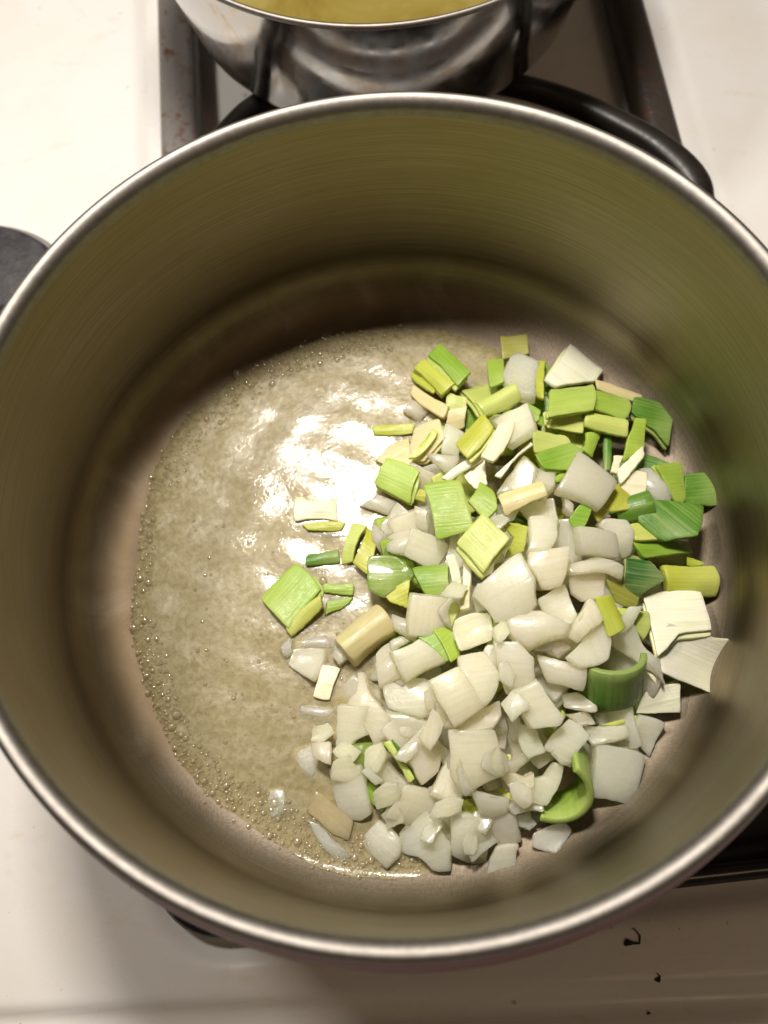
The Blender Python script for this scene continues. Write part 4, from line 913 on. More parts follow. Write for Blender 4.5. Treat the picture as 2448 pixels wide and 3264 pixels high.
    ('onion', 'o', 2.4, 0.6, (88.9,13.7,1.6), (15.1,14.4,-28.7), [(-7.2,-7.3),(6.4,-7.1),(6.1,7.2),(-5.3,7.6)],
     'white onion four-sided piece half hidden near the dark leek square by the wall'),
    ('onion', 'o', 2.4, 0.6, (16.9,20.7,3.3), (4.1,-18.2,167.8), [(-7.0,-4.9),(7.6,-5.1),(8.2,4.9),(-6.0,5.2)],
     'white onion four-sided piece half hidden near the large light green leek rectangle'),
    ('leek', 'y', 2.4, 0.6, (55.5,28.5,4.9), (5.5,21.7,-32.3), [(-8.9,-5.7),(8.6,-7.0),(8.3,6.0),(-10.2,6.7)],
     'yellow-green leek four-sided piece half hidden near the off-white curved square piece'),
    ('leek', 'n', 2.4, 0.6, (39.7,40.4,8.4), (1.5,0.1,-91.7), [(-7.8,-4.9),(6.8,-5.6),(7.5,4.7),(-7.6,4.7)],
     'light green leek four-sided piece half hidden near the pale rolled leek piece'),
    ('onion', 'o', 2.4, 0.6, (29.5,-76.5,6.1), (33.5,2.3,95.0), [(-7.1,-6.8),(9.9,-7.4),(8.8,5.9),(-6.7,6.5)],
     'white onion four-sided piece half hidden near the very large flat onion piece'),
    ('leek', 'p', 2.4, 0.6, (65.3,39.8,8.1), (-0.0,2.9,-37.0), [(-7.4,-6.0),(8.0,-7.9),(6.7,6.1),(-6.4,5.6)],
     'pale green leek four-sided piece half hidden near the pale green curved leek rectangle'),
    ('onion', 'o', 2.4, 0.6, (9.0,-59.4,8.7), (-17.1,-13.9,87.6), [(-7.9,-7.3),(6.6,-8.1),(7.0,5.8),(-7.9,7.6)],
     'white onion four-sided piece half hidden near the cream onion crowning the heap'),
    ('leek', 'n', 2.4, 0.6, (47.0,15.9,8.8), (-6.7,10.0,55.5), [(-7.8,-5.1),(6.4,-4.9),(7.5,7.2),(-7.3,3.4)],
     'light green leek four-sided piece half hidden near the off-white curved square piece'),
    ('onion', 'o', 2.4, 0.6, (31.8,-61.7,3.1), (-7.2,-4.6,14.6), [(-8.8,-7.4),(7.2,-7.6),(8.9,5.7),(-8.4,7.5)],
     'large white onion four-sided piece half hidden near the long flat onion slab'),
    ('leek', 'p', 2.4, 0.6, (72.3,44.8,3.1), (-28.2,14.6,145.9), [(-4.5,-6.4),(5.3,-5.9),(5.8,4.7),(-4.7,7.0)],
     'pale green leek four-sided piece half hidden near the pointed white leek piece'),
    ('leek', 'm', 2.4, 0.6, (57.4,60.7,3.2), (-12.9,-0.6,-172.2), [(-7.0,-7.2),(7.0,-5.5),(8.0,7.4),(-6.9,7.2)],
     'green leek four-sided piece half hidden near the pointed white leek piece'),
    ('leek', 'm', 2.4, 0.6, (34.5,48.6,3.7), (-20.7,18.4,-138.1), [(-7.8,-5.3),(8.5,-5.3),(8.3,4.7),(-7.3,3.3)],
     'green leek four-sided piece half hidden near the pale rolled leek piece'),
    ('leek', 'd', 2.4, 0.6, (24.6,42.2,2.7), (-10.9,29.5,59.1), [(-6.8,-6.7),(6.7,-6.3),(8.3,7.7),(-8.7,6.1)],
     'dark green leek four-sided piece half hidden near the grooved yellow-green leek piece'),
    ('onion', 'o', 2.4, 0.6, (2.2,-50.5,7.4), (8.6,-5.5,92.6), [(-8.9,-5.9),(9.0,-6.2),(9.0,5.9),(-8.1,4.5)],
     'white onion four-sided piece half hidden near the square flat onion piece'),
    ('leek', 'm', 2.4, 0.6, (37.9,58.6,2.1), (-4.9,-15.6,52.6), [(-5.8,-6.1),(6.9,-5.2),(3.7,5.8),(-7.1,6.6)],
     'green leek four-sided piece half hidden near the bright green leek square'),
    ('leek', 'm', 2.4, 0.6, (66.7,51.6,6.0), (-6.5,4.6,131.5), [(-8.0,-6.3),(8.8,-5.5),(8.9,7.4),(-8.0,8.1)],
     'green leek four-sided piece half hidden near the pale green curved leek rectangle'),
    ('onion', 'o', 2.4, 0.6, (21.2,-70.8,5.0), (-5.8,7.2,140.1), [(-6.0,-6.6),(6.7,-6.2),(5.0,5.4),(-6.4,5.4)],
     'white onion four-sided piece half hidden near the very large flat onion piece'),
    ('onion', 'o', 2.4, 0.6, (12.8,26.9,2.6), (16.1,18.9,-90.3), [(-4.9,-7.7),(7.7,-6.7),(6.1,6.7),(-7.2,6.4)],
     'white onion four-sided piece half hidden near the finely striped pale leek square'),
    ('onion', 'o', 2.4, 0.6, (8.9,-65.9,8.1), (14.2,-34.5,-60.1), [(-8.9,-6.2),(7.1,-6.6),(8.5,5.5),(-7.9,4.6)],
     'white onion four-sided piece half hidden near the very large flat onion piece'),
    ('onion', 'o', 2.4, 0.6, (40.8,-56.0,9.5), (-3.3,-27.0,-50.7), [(-5.9,-5.6),(5.7,-5.9),(6.2,6.2),(-6.4,6.7)],
     'white onion four-sided piece half hidden near the long flat onion slab'),
    ('onion', 'o', 2.4, 0.6, (-0.9,-55.7,9.0), (2.7,-4.3,-106.7), [(-8.5,-5.6),(8.6,-5.0),(9.1,4.8),(-8.5,4.9)],
     'white onion four-sided piece half hidden near the cream onion crowning the heap'),
    ('onion', 'o', 2.4, 0.6, (35.9,-69.9,8.1), (-19.8,-12.7,-58.0), [(-7.0,-5.3),(6.7,-4.3),(7.3,4.0),(-6.1,5.7)],
     'white onion four-sided piece half hidden near the long flat onion slab'),
    ('onion', 'o', 2.4, 0.6, (10.0,-52.0,3.1), (-47.6,-4.1,84.8), [(-5.8,-7.2),(5.9,-7.0),(5.6,6.4),(-6.8,7.9)],
     'white onion four-sided piece half hidden near the cream onion crowning the heap'),
    ('onion', 'o', 2.4, 0.6, (69.6,-42.0,2.2), (-2.8,-7.9,-50.0), [(-9.2,-4.7),(8.3,-6.3),(9.7,6.9),(-8.1,5.7)],
     'white onion four-sided piece half hidden near the white leek sheet'),
    ('onion', 'o', 2.4, 0.6, (10.2,-3.0,4.7), (-7.6,-5.9,-83.4), [(-8.0,-7.7),(8.5,-5.6),(10.0,7.2),(-8.3,5.8)],
     'white onion four-sided piece half hidden near the translucent fan-shaped piece'),
    ('onion', 'o', 2.4, 0.6, (10.4,-44.2,3.6), (-18.3,5.8,130.2), [(-7.5,-4.5),(7.5,-5.0),(8.3,5.2),(-8.6,5.6)],
     'white onion four-sided piece half hidden near the square flat onion piece'),
    ('onion', 'o', 2.4, 0.6, (55.5,-78.3,3.2), (-5.3,13.5,-40.1), [(-7.4,-5.2),(8.7,-4.0),(6.8,3.6),(-8.6,3.7)],
     'white onion four-sided piece half hidden near the thick white onion block'),
    ('leek', 'd', 2.4, 0.6, (89.9,20.7,4.4), (-1.0,-8.9,-28.9), [(-8.5,-6.8),(7.7,-6.3),(8.8,6.2),(-9.1,6.9)],
     'dark green leek four-sided piece half hidden near the dark leek square by the wall'),
    ('leek', 'n', 2.4, 0.6, (0.8,8.1,2.3), (-20.3,10.7,-73.7), [(-7.7,-6.6),(7.6,-7.2),(7.5,6.8),(-6.1,6.7)],
     'light green leek four-sided piece half hidden near the layered leek stub'),
    ('onion', 'o', 2.4, 0.6, (4.0,2.6,2.7), (5.9,17.1,13.0), [(-6.4,-5.5),(4.9,-5.4),(5.0,4.9),(-6.6,3.5)],
     'white onion four-sided piece half hidden near the translucent fan-shaped piece'),
    ('leek', 'n', 2.4, 0.6, (60.7,-60.4,5.5), (10.5,21.2,-66.8), [(-6.8,-7.0),(7.0,-8.5),(6.1,6.5),(-6.7,6.5)],
     'light green leek four-sided piece half hidden near the long flat onion slab'),
    ('onion', 'o', 2.4, 0.6, (17.3,52.1,2.3), (16.7,-11.0,-169.0), [(-5.6,-3.2),(6.8,-3.7),(6.7,4.1),(-5.0,4.0)],
     'small white onion four-sided piece half hidden near the bright green leek square'),
    ('onion', 'o', 2.4, 0.6, (21.0,-77.4,7.8), (-32.6,4.8,-69.2), [(-4.3,-6.1),(4.0,-5.2),(5.5,4.9),(-7.5,5.6)],
     'white onion four-sided piece half hidden near the very large flat onion piece'),
    ('leek', 'p', 2.4, 0.6, (22.7,19.6,8.3), (-7.7,12.6,-67.6), [(-8.9,-6.1),(7.2,-7.4),(8.0,5.9),(-8.4,7.2)],
     'pale green leek four-sided piece half hidden near the large light green leek rectangle'),
    ('leek', 'n', 2.4, 0.6, (-1.7,-4.9,6.6), (1.6,21.8,-85.1), [(-8.9,-4.9),(9.6,-3.6),(8.3,5.1),(-9.1,4.0)],
     'light green leek four-sided piece half hidden near the translucent fan-shaped piece'),
    ('onion', 'o', 2.4, 0.6, (11.4,-53.1,3.6), (-18.4,-18.8,-35.0), [(-5.0,-2.2),(5.4,-5.1),(6.2,3.8),(-5.4,1.7)],
     'small white onion four-sided piece half hidden near the cream onion crowning the heap'),
    ('onion', 'o', 2.4, 0.6, (28.6,-58.8,1.5), (-6.2,-18.8,160.1), [(-7.9,-5.4),(6.6,-6.3),(7.1,5.3),(-8.0,4.8)],
     'white onion four-sided piece half hidden near the long flat onion slab'),
    ('onion', 'o', 2.4, 0.6, (6.6,8.9,6.8), (22.0,4.9,15.7), [(-9.0,-5.9),(9.3,-4.1),(8.8,4.5),(-8.2,5.0)],
     'white onion four-sided piece half hidden near the large light green leek rectangle'),
    ('leek', 'p', 2.4, 0.6, (22.7,-79.0,7.1), (-18.4,3.7,90.0), [(-6.9,-5.6),(6.1,-5.3),(6.6,4.6),(-7.0,5.8)],
     'pale green leek four-sided piece half hidden near the very large flat onion piece'),
    ('onion', 'o', 2.4, 0.6, (-5.7,-38.8,6.9), (40.2,-13.4,-135.0), [(-6.2,-5.9),(8.7,-7.0),(6.6,7.3),(-6.5,6.5)],
     'white onion four-sided piece half hidden near the tan rounded leek chunk'),
    ('leek', 'y', 2.4, 0.6, (20.1,-47.1,8.6), (-14.8,-3.3,-46.4), [(-8.2,-7.0),(8.5,-6.2),(8.3,5.6),(-7.4,6.0)],
     'yellow-green leek four-sided piece half hidden near the cream onion crowning the heap'),
    ('onion', 'o', 2.4, 0.6, (7.0,-2.1,12.5), (-8.0,-17.4,154.0), [(-7.2,-5.4),(6.2,-5.6),(5.2,3.7),(-6.0,4.9)],
     'white onion four-sided piece half hidden near the translucent fan-shaped piece'),
    ('onion', 'o', 2.4, 0.6, (-5.3,-64.4,8.7), (-13.3,15.1,-52.3), [(-7.9,-4.1),(7.3,-5.1),(8.0,3.9),(-7.0,4.3)],
     'white onion four-sided piece half hidden near the wet sparkling onion slab'),
    ('onion', 'o', 2.4, 0.6, (52.1,-15.8,12.5), (10.9,-3.3,-12.6), [(-8.6,-5.3),(7.2,-4.4),(7.9,4.3),(-7.7,4.2)],
     'white onion four-sided piece half hidden near the greyish square onion layer'),
    ('onion', 'o', 2.4, 0.6, (39.7,-7.4,14.7), (-15.5,-14.2,126.1), [(-9.1,-4.8),(8.4,-6.0),(8.6,6.7),(-9.1,6.1)],
     'white onion four-sided piece half hidden near the cream striped leek strip'),
    ('onion', 'o', 2.4, 0.6, (19.4,-22.7,15.2), (-23.1,-6.3,-133.7), [(-6.5,-6.9),(8.2,-5.6),(8.7,5.0),(-7.2,5.8)],
     'white onion four-sided piece half hidden near the biggest rounded onion chunk'),
    ('onion', 'o', 2.4, 0.6, (12.0,-93.9,6.7), (21.6,7.1,117.5), [(-7.0,-7.0),(7.2,-5.2),(5.6,4.3),(-7.7,5.6)],
     'white onion four-sided piece half hidden near the greenish onion by the wall'),
    ('onion', 'o', 2.4, 0.6, (62.5,-16.8,11.6), (-8.6,-10.2,-64.5), [(-6.9,-5.0),(7.5,-5.6),(8.1,5.6),(-8.3,6.7)],
     'white onion four-sided piece half hidden near the greyish square onion layer'),
    ('onion', 'o', 2.4, 0.6, (23.7,-27.1,10.8), (16.3,13.6,-79.1), [(-5.8,-4.2),(7.9,-5.0),(7.8,4.6),(-7.6,4.4)],
     'white onion four-sided piece half hidden near the biggest rounded onion chunk'),
    ('onion', 'o', 2.4, 0.6, (33.7,-41.7,12.1), (-11.5,-13.3,-3.6), [(-9.9,-4.9),(8.3,-5.6),(9.8,2.2),(-6.6,5.5)],
     'white onion four-sided piece half hidden near the long flat onion slab'),
    ('onion', 'o', 2.4, 0.6, (7.2,-26.2,15.1), (-9.6,13.1,-105.0), [(-6.2,-7.3),(6.7,-6.3),(5.9,7.4),(-6.7,5.2)],
     'white onion four-sided piece half hidden near the square flat onion piece'),
    ('onion', 'o', 2.4, 0.6, (57.6,-36.2,9.9), (-12.0,16.0,88.1), [(-6.7,-6.7),(6.8,-5.0),(8.0,6.8),(-6.1,5.6)],
     'white onion four-sided piece half hidden near the bright yellow-green leek strip'),
    ('onion', 'o', 2.4, 0.6, (53.1,-8.5,16.8), (11.9,13.6,-98.5), [(-7.6,-7.1),(8.4,-7.1),(7.0,7.5),(-9.6,6.3)],
     'large white onion four-sided piece half hidden near the greyish square onion layer'),
    ('onion', 'o', 2.4, 0.6, (19.8,-1.8,11.4), (11.5,15.7,63.1), [(-7.7,-2.8),(6.9,-5.4),(7.0,4.0),(-8.2,2.4)],
     'white onion four-sided piece half hidden near the smooth pale leek square'),
    ('onion', 'o', 2.4, 0.6, (92.3,-11.1,5.4), (23.7,3.1,-17.4), [(-8.8,-4.6),(7.9,-4.5),(6.5,5.6),(-8.1,3.9)],
     'white onion four-sided piece half hidden near the ribbed yellow-green leek block'),
    ('onion', 'o', 2.4, 0.6, (-3.3,-85.3,8.8), (-17.5,-18.9,163.3), [(-9.0,-4.6),(6.6,-5.0),(10.4,5.7),(-8.6,6.3)],
     'white onion four-sided piece half hidden near the wet sparkling onion slab'),
    ('onion', 'o', 2.4, 0.6, (46.8,-48.9,10.4), (-26.9,16.8,28.5), [(-8.4,-6.7),(9.2,-5.9),(9.2,6.0),(-7.5,6.0)],
     'white onion four-sided piece half hidden near the long flat onion slab'),
    ('onion', 'o', 2.4, 0.6, (31.6,-70.9,10.8), (19.9,7.5,19.2), [(-5.4,-6.0),(4.9,-4.9),(5.9,5.2),(-3.5,5.2)],
     'small white onion four-sided piece half hidden near the very large flat onion piece'),
    ('onion', 'o', 2.4, 0.6, (51.8,-12.5,14.4), (35.1,-21.3,-59.5), [(-4.3,-6.3),(7.3,-5.4),(6.4,3.1),(-5.7,4.9)],
     'white onion four-sided piece half hidden near the greyish square onion layer'),
    ('onion', 'o', 2.4, 0.6, (7.2,-78.1,10.6), (-2.2,-17.3,-126.1), [(-7.4,-4.2),(6.8,-3.2),(5.9,5.1),(-5.8,5.0)],
     'white onion four-sided piece half hidden near the very large flat onion piece'),
    ('onion', 'o', 2.4, 0.6, (16.7,-8.7,10.6), (12.2,37.0,99.1), [(-9.7,-3.6),(8.6,-4.3),(10.0,6.5),(-9.3,5.4)],
     'white onion four-sided piece half hidden near the smooth pale leek square'),
    ('onion', 'o', 2.4, 0.6, (26.2,-2.3,16.4), (13.7,24.9,109.3), [(-7.9,-5.4),(7.7,-4.4),(6.0,4.6),(-7.1,4.7)],
     'white onion four-sided piece half hidden near the smooth pale leek square'),
    ('onion', 'o', 2.4, 0.6, (46.3,-39.5,15.5), (-1.5,17.9,175.8), [(-9.7,-5.5),(8.1,-5.1),(7.4,5.1),(-8.3,4.8)],
     'white onion four-sided piece half hidden near the long flat onion slab'),
    ('onion', 'o', 2.4, 0.6, (15.8,-87.8,8.4), (-17.0,12.7,56.4), [(-6.8,-3.9),(5.8,-5.2),(5.3,4.7),(-6.5,4.4)],
     'white onion four-sided piece half hidden near the very large flat onion piece'),
    ('onion', 'o', 2.4, 0.6, (-1.9,-69.9,11.5), (25.4,-12.2,35.1), [(-5.2,-7.0),(7.0,-6.4),(7.5,5.8),(-5.6,5.4)],
     'white onion four-sided piece half hidden near the wet sparkling onion slab'),
    ('onion', 'o', 2.4, 0.6, (64.0,-68.0,5.6), (31.4,10.2,-85.2), [(-7.7,-6.2),(8.3,-6.7),(6.3,5.7),(-7.6,5.5)],
     'white onion four-sided piece half hidden near the thick white onion block'),
    ('onion', 'o', 2.4, 0.6, (30.3,-23.2,14.9), (3.3,10.6,9.9), [(-5.5,-5.5),(5.2,-5.3),(5.0,6.2),(-5.2,5.5)],
     'white onion four-sided piece half hidden near the biggest rounded onion chunk'),
    ('onion', 'o', 2.4, 0.6, (78.4,-21.7,8.3), (8.0,-4.1,175.0), [(-7.5,-6.9),(7.7,-5.9),(7.5,6.1),(-8.5,7.3)],
     'white onion four-sided piece half hidden near the very dark glossy leek piece'),
    ('onion', 'o', 2.4, 0.6, (66.7,-27.0,14.1), (-7.6,-5.4,-111.7), [(-7.2,-4.0),(6.3,-4.4),(6.6,5.3),(-8.1,4.8)],
     'white onion four-sided piece half hidden near the bright yellow-green leek strip'),
    ('onion', 'o', 2.3, 0.7, (25.2,-22.0,20.4), (14.8,-11.7,46.3), [(5.3,0.7),(1.5,3.9),(-2.7,2.9),(-6.1,-1.1),(-0.5,-4.3),(2.8,-2.7)],
     'small white onion uneven piece beside the large light green leek rectangle'),
    ('onion', 'o', 2.1, 0.6, (-17.7,-74.9,10.9), (2.6,12.1,-31.1), [(3.6,0.4),(-2.3,2.3),(-4.0,-0.1),(1.7,-2.1)],
     'tiny white onion four-sided piece beside the thick oblong onion piece'),
    ('onion', 'o', 1.6, -1.2, (-33.1,-59.1,8.8), (12.3,11.4,-165.6), [(4.5,1.0),(0.7,2.7),(-3.6,1.4),(-2.6,-2.2),(2.0,-3.0)],
     'tiny white onion uneven piece beside the long-necked onion piece'),
    ('onion', 'o', 1.8, -0.5, (-14.1,-81.3,12.5), (28.4,-24.5,15.4), [(5.1,2.2),(1.2,3.5),(-3.3,2.5),(-5.5,-2.7),(-0.9,-3.6),(3.8,-2.1)],
     'small white onion uneven piece beside the wet sparkling onion slab'),
    ('onion', 'o', 1.7, -0.5, (37.4,5.9,18.8), (-12.4,8.6,-166.8), [(5.4,1.7),(-1.0,2.7),(-5.1,-0.6),(2.3,-3.1)],
     'tiny white onion four-sided piece beside the cream striped leek strip'),
    ('onion', 'o', 1.5, -1.1, (25.5,-10.5,25.3), (-18.4,3.3,96.4), [(6.8,0.7),(2.9,3.6),(-6.2,2.2),(-5.7,-1.4),(-1.5,-4.0),(5.2,-2.2)],
     'small white onion uneven piece beside the smooth pale leek square'),
    ('onion', 'o', 1.9, -0.7, (-1.2,-93.5,11.2), (2.9,2.7,47.1), [(4.6,0.3),(-0.0,2.3),(-3.7,1.2),(-2.6,-2.0),(3.2,-1.9)],
     'tiny white onion uneven piece beside the wet sparkling onion slab'),
    ('onion', 'o', 2.2, -0.8, (1.9,-64.1,20.2), (0.3,15.0,-104.7), [(5.6,0.7),(-3.4,3.5),(-7.2,-0.3),(2.1,-3.4)],
     'small white onion four-sided piece beside the cream onion crowning the heap'),
    ('onion', 'o', 1.7, 0.7, (-34.2,-64.5,9.7), (11.4,-16.6,-63.4), [(6.0,0.2),(-0.2,3.9),(-3.5,-1.4),(0.9,-2.9)],
     'tiny white onion four-sided piece beside the long-necked onion piece'),
    ('onion', 'o', 2.2, 1.1, (11.6,-61.4,20.4), (0.5,9.9,15.2), [(6.7,1.5),(-0.0,3.6),(-5.2,-0.1),(0.3,-3.2)],
     'tiny white onion four-sided piece beside the cream onion crowning the heap'),
    ('onion', 'o', 1.9, -0.7, (14.3,-53.8,24.4), (16.9,13.3,153.6), [(5.5,0.4),(-1.9,3.0),(-3.6,-0.9),(1.0,-2.4)],
     'tiny white onion four-sided piece beside the very large flat onion piece'),
    ('onion', 'o', 1.6, -0.7, (-27.2,-71.7,11.0), (-24.4,0.5,-178.7), [(4.1,2.6),(-0.7,4.6),(-5.5,2.2),(-2.6,-4.7),(2.9,-2.6)],
     'small white onion uneven piece beside the long-necked onion piece'),
    ('onion', 'o', 1.6, 0.7, (28.2,-48.7,24.9), (-14.7,0.5,-87.1), [(4.9,0.3),(0.9,3.1),(-3.7,1.2),(-3.0,-1.9),(2.0,-2.4)],
     'tiny white onion uneven piece beside the biggest rounded onion chunk'),
    ('onion', 'o', 2.4, 0.5, (40.7,-39.2,22.7), (-11.2,7.8,171.5), [(4.2,0.6),(2.0,3.3),(-3.2,3.4),(-3.9,-1.4),(-0.3,-3.6),(3.1,-2.8)],
     'tiny white onion uneven piece beside the bright yellow-green leek strip'),
    ('onion', 'o', 1.5, -1, (-25.4,-66.7,11.2), (-10.8,-6.1,158.6), [(4.5,1.0),(-1.8,3.3),(-4.2,-1.6),(1.6,-3.8)],
     'tiny white onion four-sided piece beside the thick oblong onion piece'),
    ('onion', 'o', 2.2, 0.4, (-5.5,-68.7,15.4), (-4.7,-3.5,26.1), [(3.9,1.1),(0.1,2.5),(-4.7,0.9),(-2.4,-2.4),(2.2,-1.5)],
     'tiny white onion uneven piece beside the thick oblong onion piece'),
    ('onion', 'o', 1.5, 1, (27.9,-85.7,14.4), (6.9,4.9,-46.3), [(3.9,0.6),(1.3,3.6),(-3.5,2.2),(-5.0,-0.0),(-1.0,-2.6),(3.1,-2.4)],
     'tiny white onion uneven piece beside the onion piece with green nick'),
    ('onion', 'o', 2.3, 0.5, (70.8,-35.0,17.2), (-0.0,21.3,-131.4), [(5.5,0.6),(0.9,2.2),(-6.2,1.6),(-3.9,-1.8),(4.2,-1.4)],
     'tiny white onion narrow strip beside the bright yellow-green leek strip'),
    ('onion', 'o', 2.2, -0.8, (21.7,-75.2,19.9), (5.7,-34.3,130.9), [(4.5,0.9),(2.5,4.7),(-2.8,3.4),(-5.6,-0.5),(-2.2,-3.4),(3.2,-3.0)],
     'small white onion uneven piece beside the very large flat onion piece'),
    ('onion', 'o', 1.7, 1.1, (29.1,-58.8,25.2), (11.1,-3.0,-111.4), [(5.7,0.3),(-0.4,4.5),(-4.2,-1.3),(0.9,-4.3)],
     'tiny white onion four-sided piece beside the biggest rounded onion chunk'),
    ('onion', 'o', 2, -0.5, (32.4,0.4,26.8), (2.1,5.6,-161.5), [(4.7,0.5),(0.9,2.1),(-4.0,0.6),(-2.5,-2.1),(1.4,-2.5)],
     'tiny white onion uneven piece beside the smooth pale leek square'),
    ('onion', 'o', 1.8, -1.1, (29.0,-35.0,26.1), (13.0,23.7,63.0), [(3.7,0.8),(-2.2,3.3),(-5.1,-0.6),(1.6,-2.5)],
     'tiny white onion four-sided piece beside the smooth pale leek square'),
    ('onion', 'o', 2.1, -0.8, (10.4,-98.3,10.9), (20.3,-6.1,74.0), [(4.8,0.4),(-0.1,2.1),(-3.0,1.1),(-3.1,-1.9),(2.0,-2.3)],
     'tiny white onion uneven piece beside the greenish onion by the wall'),
    ('onion', 'o', 1.9, -0.4, (-16.6,-69.7,11.9), (-4.8,-15.1,50.6), [(4.9,1.0),(0.8,4.0),(-4.1,1.7),(-2.8,-2.9),(2.4,-2.4)],
     'tiny white onion uneven piece beside the wet sparkling onion slab'),
    ('onion', 'o', 1.8, 0.6, (23.8,-43.3,21.8), (-6.9,-0.7,-123.7), [(6.9,0.6),(2.6,3.3),(-3.0,3.8),(-4.9,-0.5),(-2.9,-2.9),(5.9,-2.3)],
     'small white onion uneven piece beside the cream onion crowning the heap'),
    ('onion', 'o', 1.4, -0.6, (29.6,-65.6,16.3), (-2.7,20.0,-56.4), [(4.3,1.6),(-2.1,2.9),(-4.8,-0.6),(1.8,-3.3)],
     'tiny white onion four-sided piece beside the onion piece with green nick'),
    ('onion', 'o', 2, -0.8, (43.1,-74.0,16.1), (-16.1,-3.9,-46.8), [(4.6,0.8),(1.4,2.9),(-3.6,2.1),(-2.3,-2.4),(2.0,-3.0)],
     'tiny white onion uneven piece beside the thick white onion block'),
    ('onion', 'o', 2.3, -1.1, (43.6,-2.4,20.2), (14.5,4.7,140.7), [(4.0,0.0),(-2.7,4.4),(-5.5,-0.1),(0.2,-4.6)],
     'tiny white onion four-sided piece beside the greyish square onion layer'),
    ('onion', 'o', 1.7, -1.1, (17.3,-71.1,19.5), (11.9,-4.6,146.0), [(2.7,1.9),(-0.1,3.3),(-2.9,-2.0),(0.8,-2.8)],
     'tiny white onion four-sided piece beside the greenish onion by the wall'),
    ('onion', 'o', 1.6, -0.6, (16.0,-20.8,25.3), (7.3,-17.7,-171.1), [(6.1,0.3),(-0.9,2.4),(-4.3,-1.1),(0.5,-3.5)],
     'tiny white onion four-sided piece beside the translucent fan-shaped piece'),
    ('onion', 'o', 2.1, -0.5, (4.9,-87.0,15.6), (24.1,11.2,14.5), [(5.3,0.6),(0.7,2.8),(-3.1,2.5),(-6.2,-0.9),(-0.3,-2.8),(3.5,-2.7)],
     'tiny white onion uneven piece beside the very large flat onion piece'),
    ('onion', 'o', 1.8, -0.6, (19.3,6.3,19.2), (-7.7,4.2,-67.3), [(4.2,0.2),(-0.3,2.7),(-4.2,1.2),(-2.5,-2.2),(1.7,-2.2)],
     'tiny white onion uneven piece beside the large light green leek rectangle'),
    ('onion', 'o', 1.5, 1.1, (7.0,-53.7,19.0), (10.6,-20.6,-2.7), [(4.7,1.8),(-0.9,5.0),(-5.8,2.2),(-5.7,-3.1),(2.8,-3.1)],
     'small white onion uneven piece beside the cream onion crowning the heap'),
    ('onion', 'o', 1.5, -0.8, (-12.8,-87.8,8.9), (9.9,-32.4,11.7), [(3.3,1.9),(-0.7,3.1),(-3.9,1.8),(-3.3,-2.5),(2.9,-2.4)],
     'tiny white onion uneven piece beside the wet sparkling onion slab'),
]
# ------------------------------------------------------------------ the stovetop
Z0 = -0.040                     # enamel surface; the floor inside the pot is z = 0

def sstep(a, b, x):
    t = np.clip((x - a) / (b - a), 0, 1)
    return t * t * (3 - 2 * t)

def stove_height(X, Y):
    # shallow well round the burners of this side
    cx, cy, hx, hy, r = 0.0305, 0.122, 0.1345, 0.250, 0.03
    qx, qy = np.abs(X - cx) - hx + r, np.abs(Y - cy) - hy + r
    sd = np.hypot(np.maximum(qx, 0), np.maximum(qy, 0)) + np.minimum(np.maximum(qx, qy), 0) - r
    Z = Z0 - 0.005 * (1 - sstep(-0.006, 0.004, sd))
    # rounded front lip
    s = -(Y + 0.1436) - 0.0637 * X
    Z = Z - 0.0035 * sstep(0.001, 0.007, s) + 0.0022 * sstep(0.010, 0.015, s) - 0.02 * sstep(0.016, 0.040, s)
    return Z

def axis(lo, hi, step, far):
    a = list(np.arange(lo, hi + 1e-9, step))
    return np.array([lo - far, lo - far * .4] + a + [hi + far * .4, hi + far])

xs = axis(-0.24, 0.27, 0.003, 0.5)
ys = axis(-0.20, 0.40, 0.002, 0.3)
X, Y = np.meshgrid(xs, ys)
Zs = stove_height(X, Y)
nx, ny = len(xs), len(ys)
vs = np.stack([X.ravel(), Y.ravel(), Zs.ravel()], 1)
fs = [(j * nx + i, j * nx + i + 1, (j + 1) * nx + i + 1, (j + 1) * nx + i) for j in range(ny - 1) for i in range(nx - 1)]
tag(link('stovetop', mesh('stovetop', vs, fs), M_WHITE), kind='structure')
WELL = Z0 - 0.005

# ------------------------------------------------------------------ burner grates
def rail(parent, a, b, w, h, mat, r=0.003, n=24, wob=0.0):
    a, b = Vector(a), Vector(b)
    path = [a.lerp(b, i / n) for i in range(n + 1)]
    return link('rail', sweep('rail', path, round_section(w, h, r)), mat, parent)

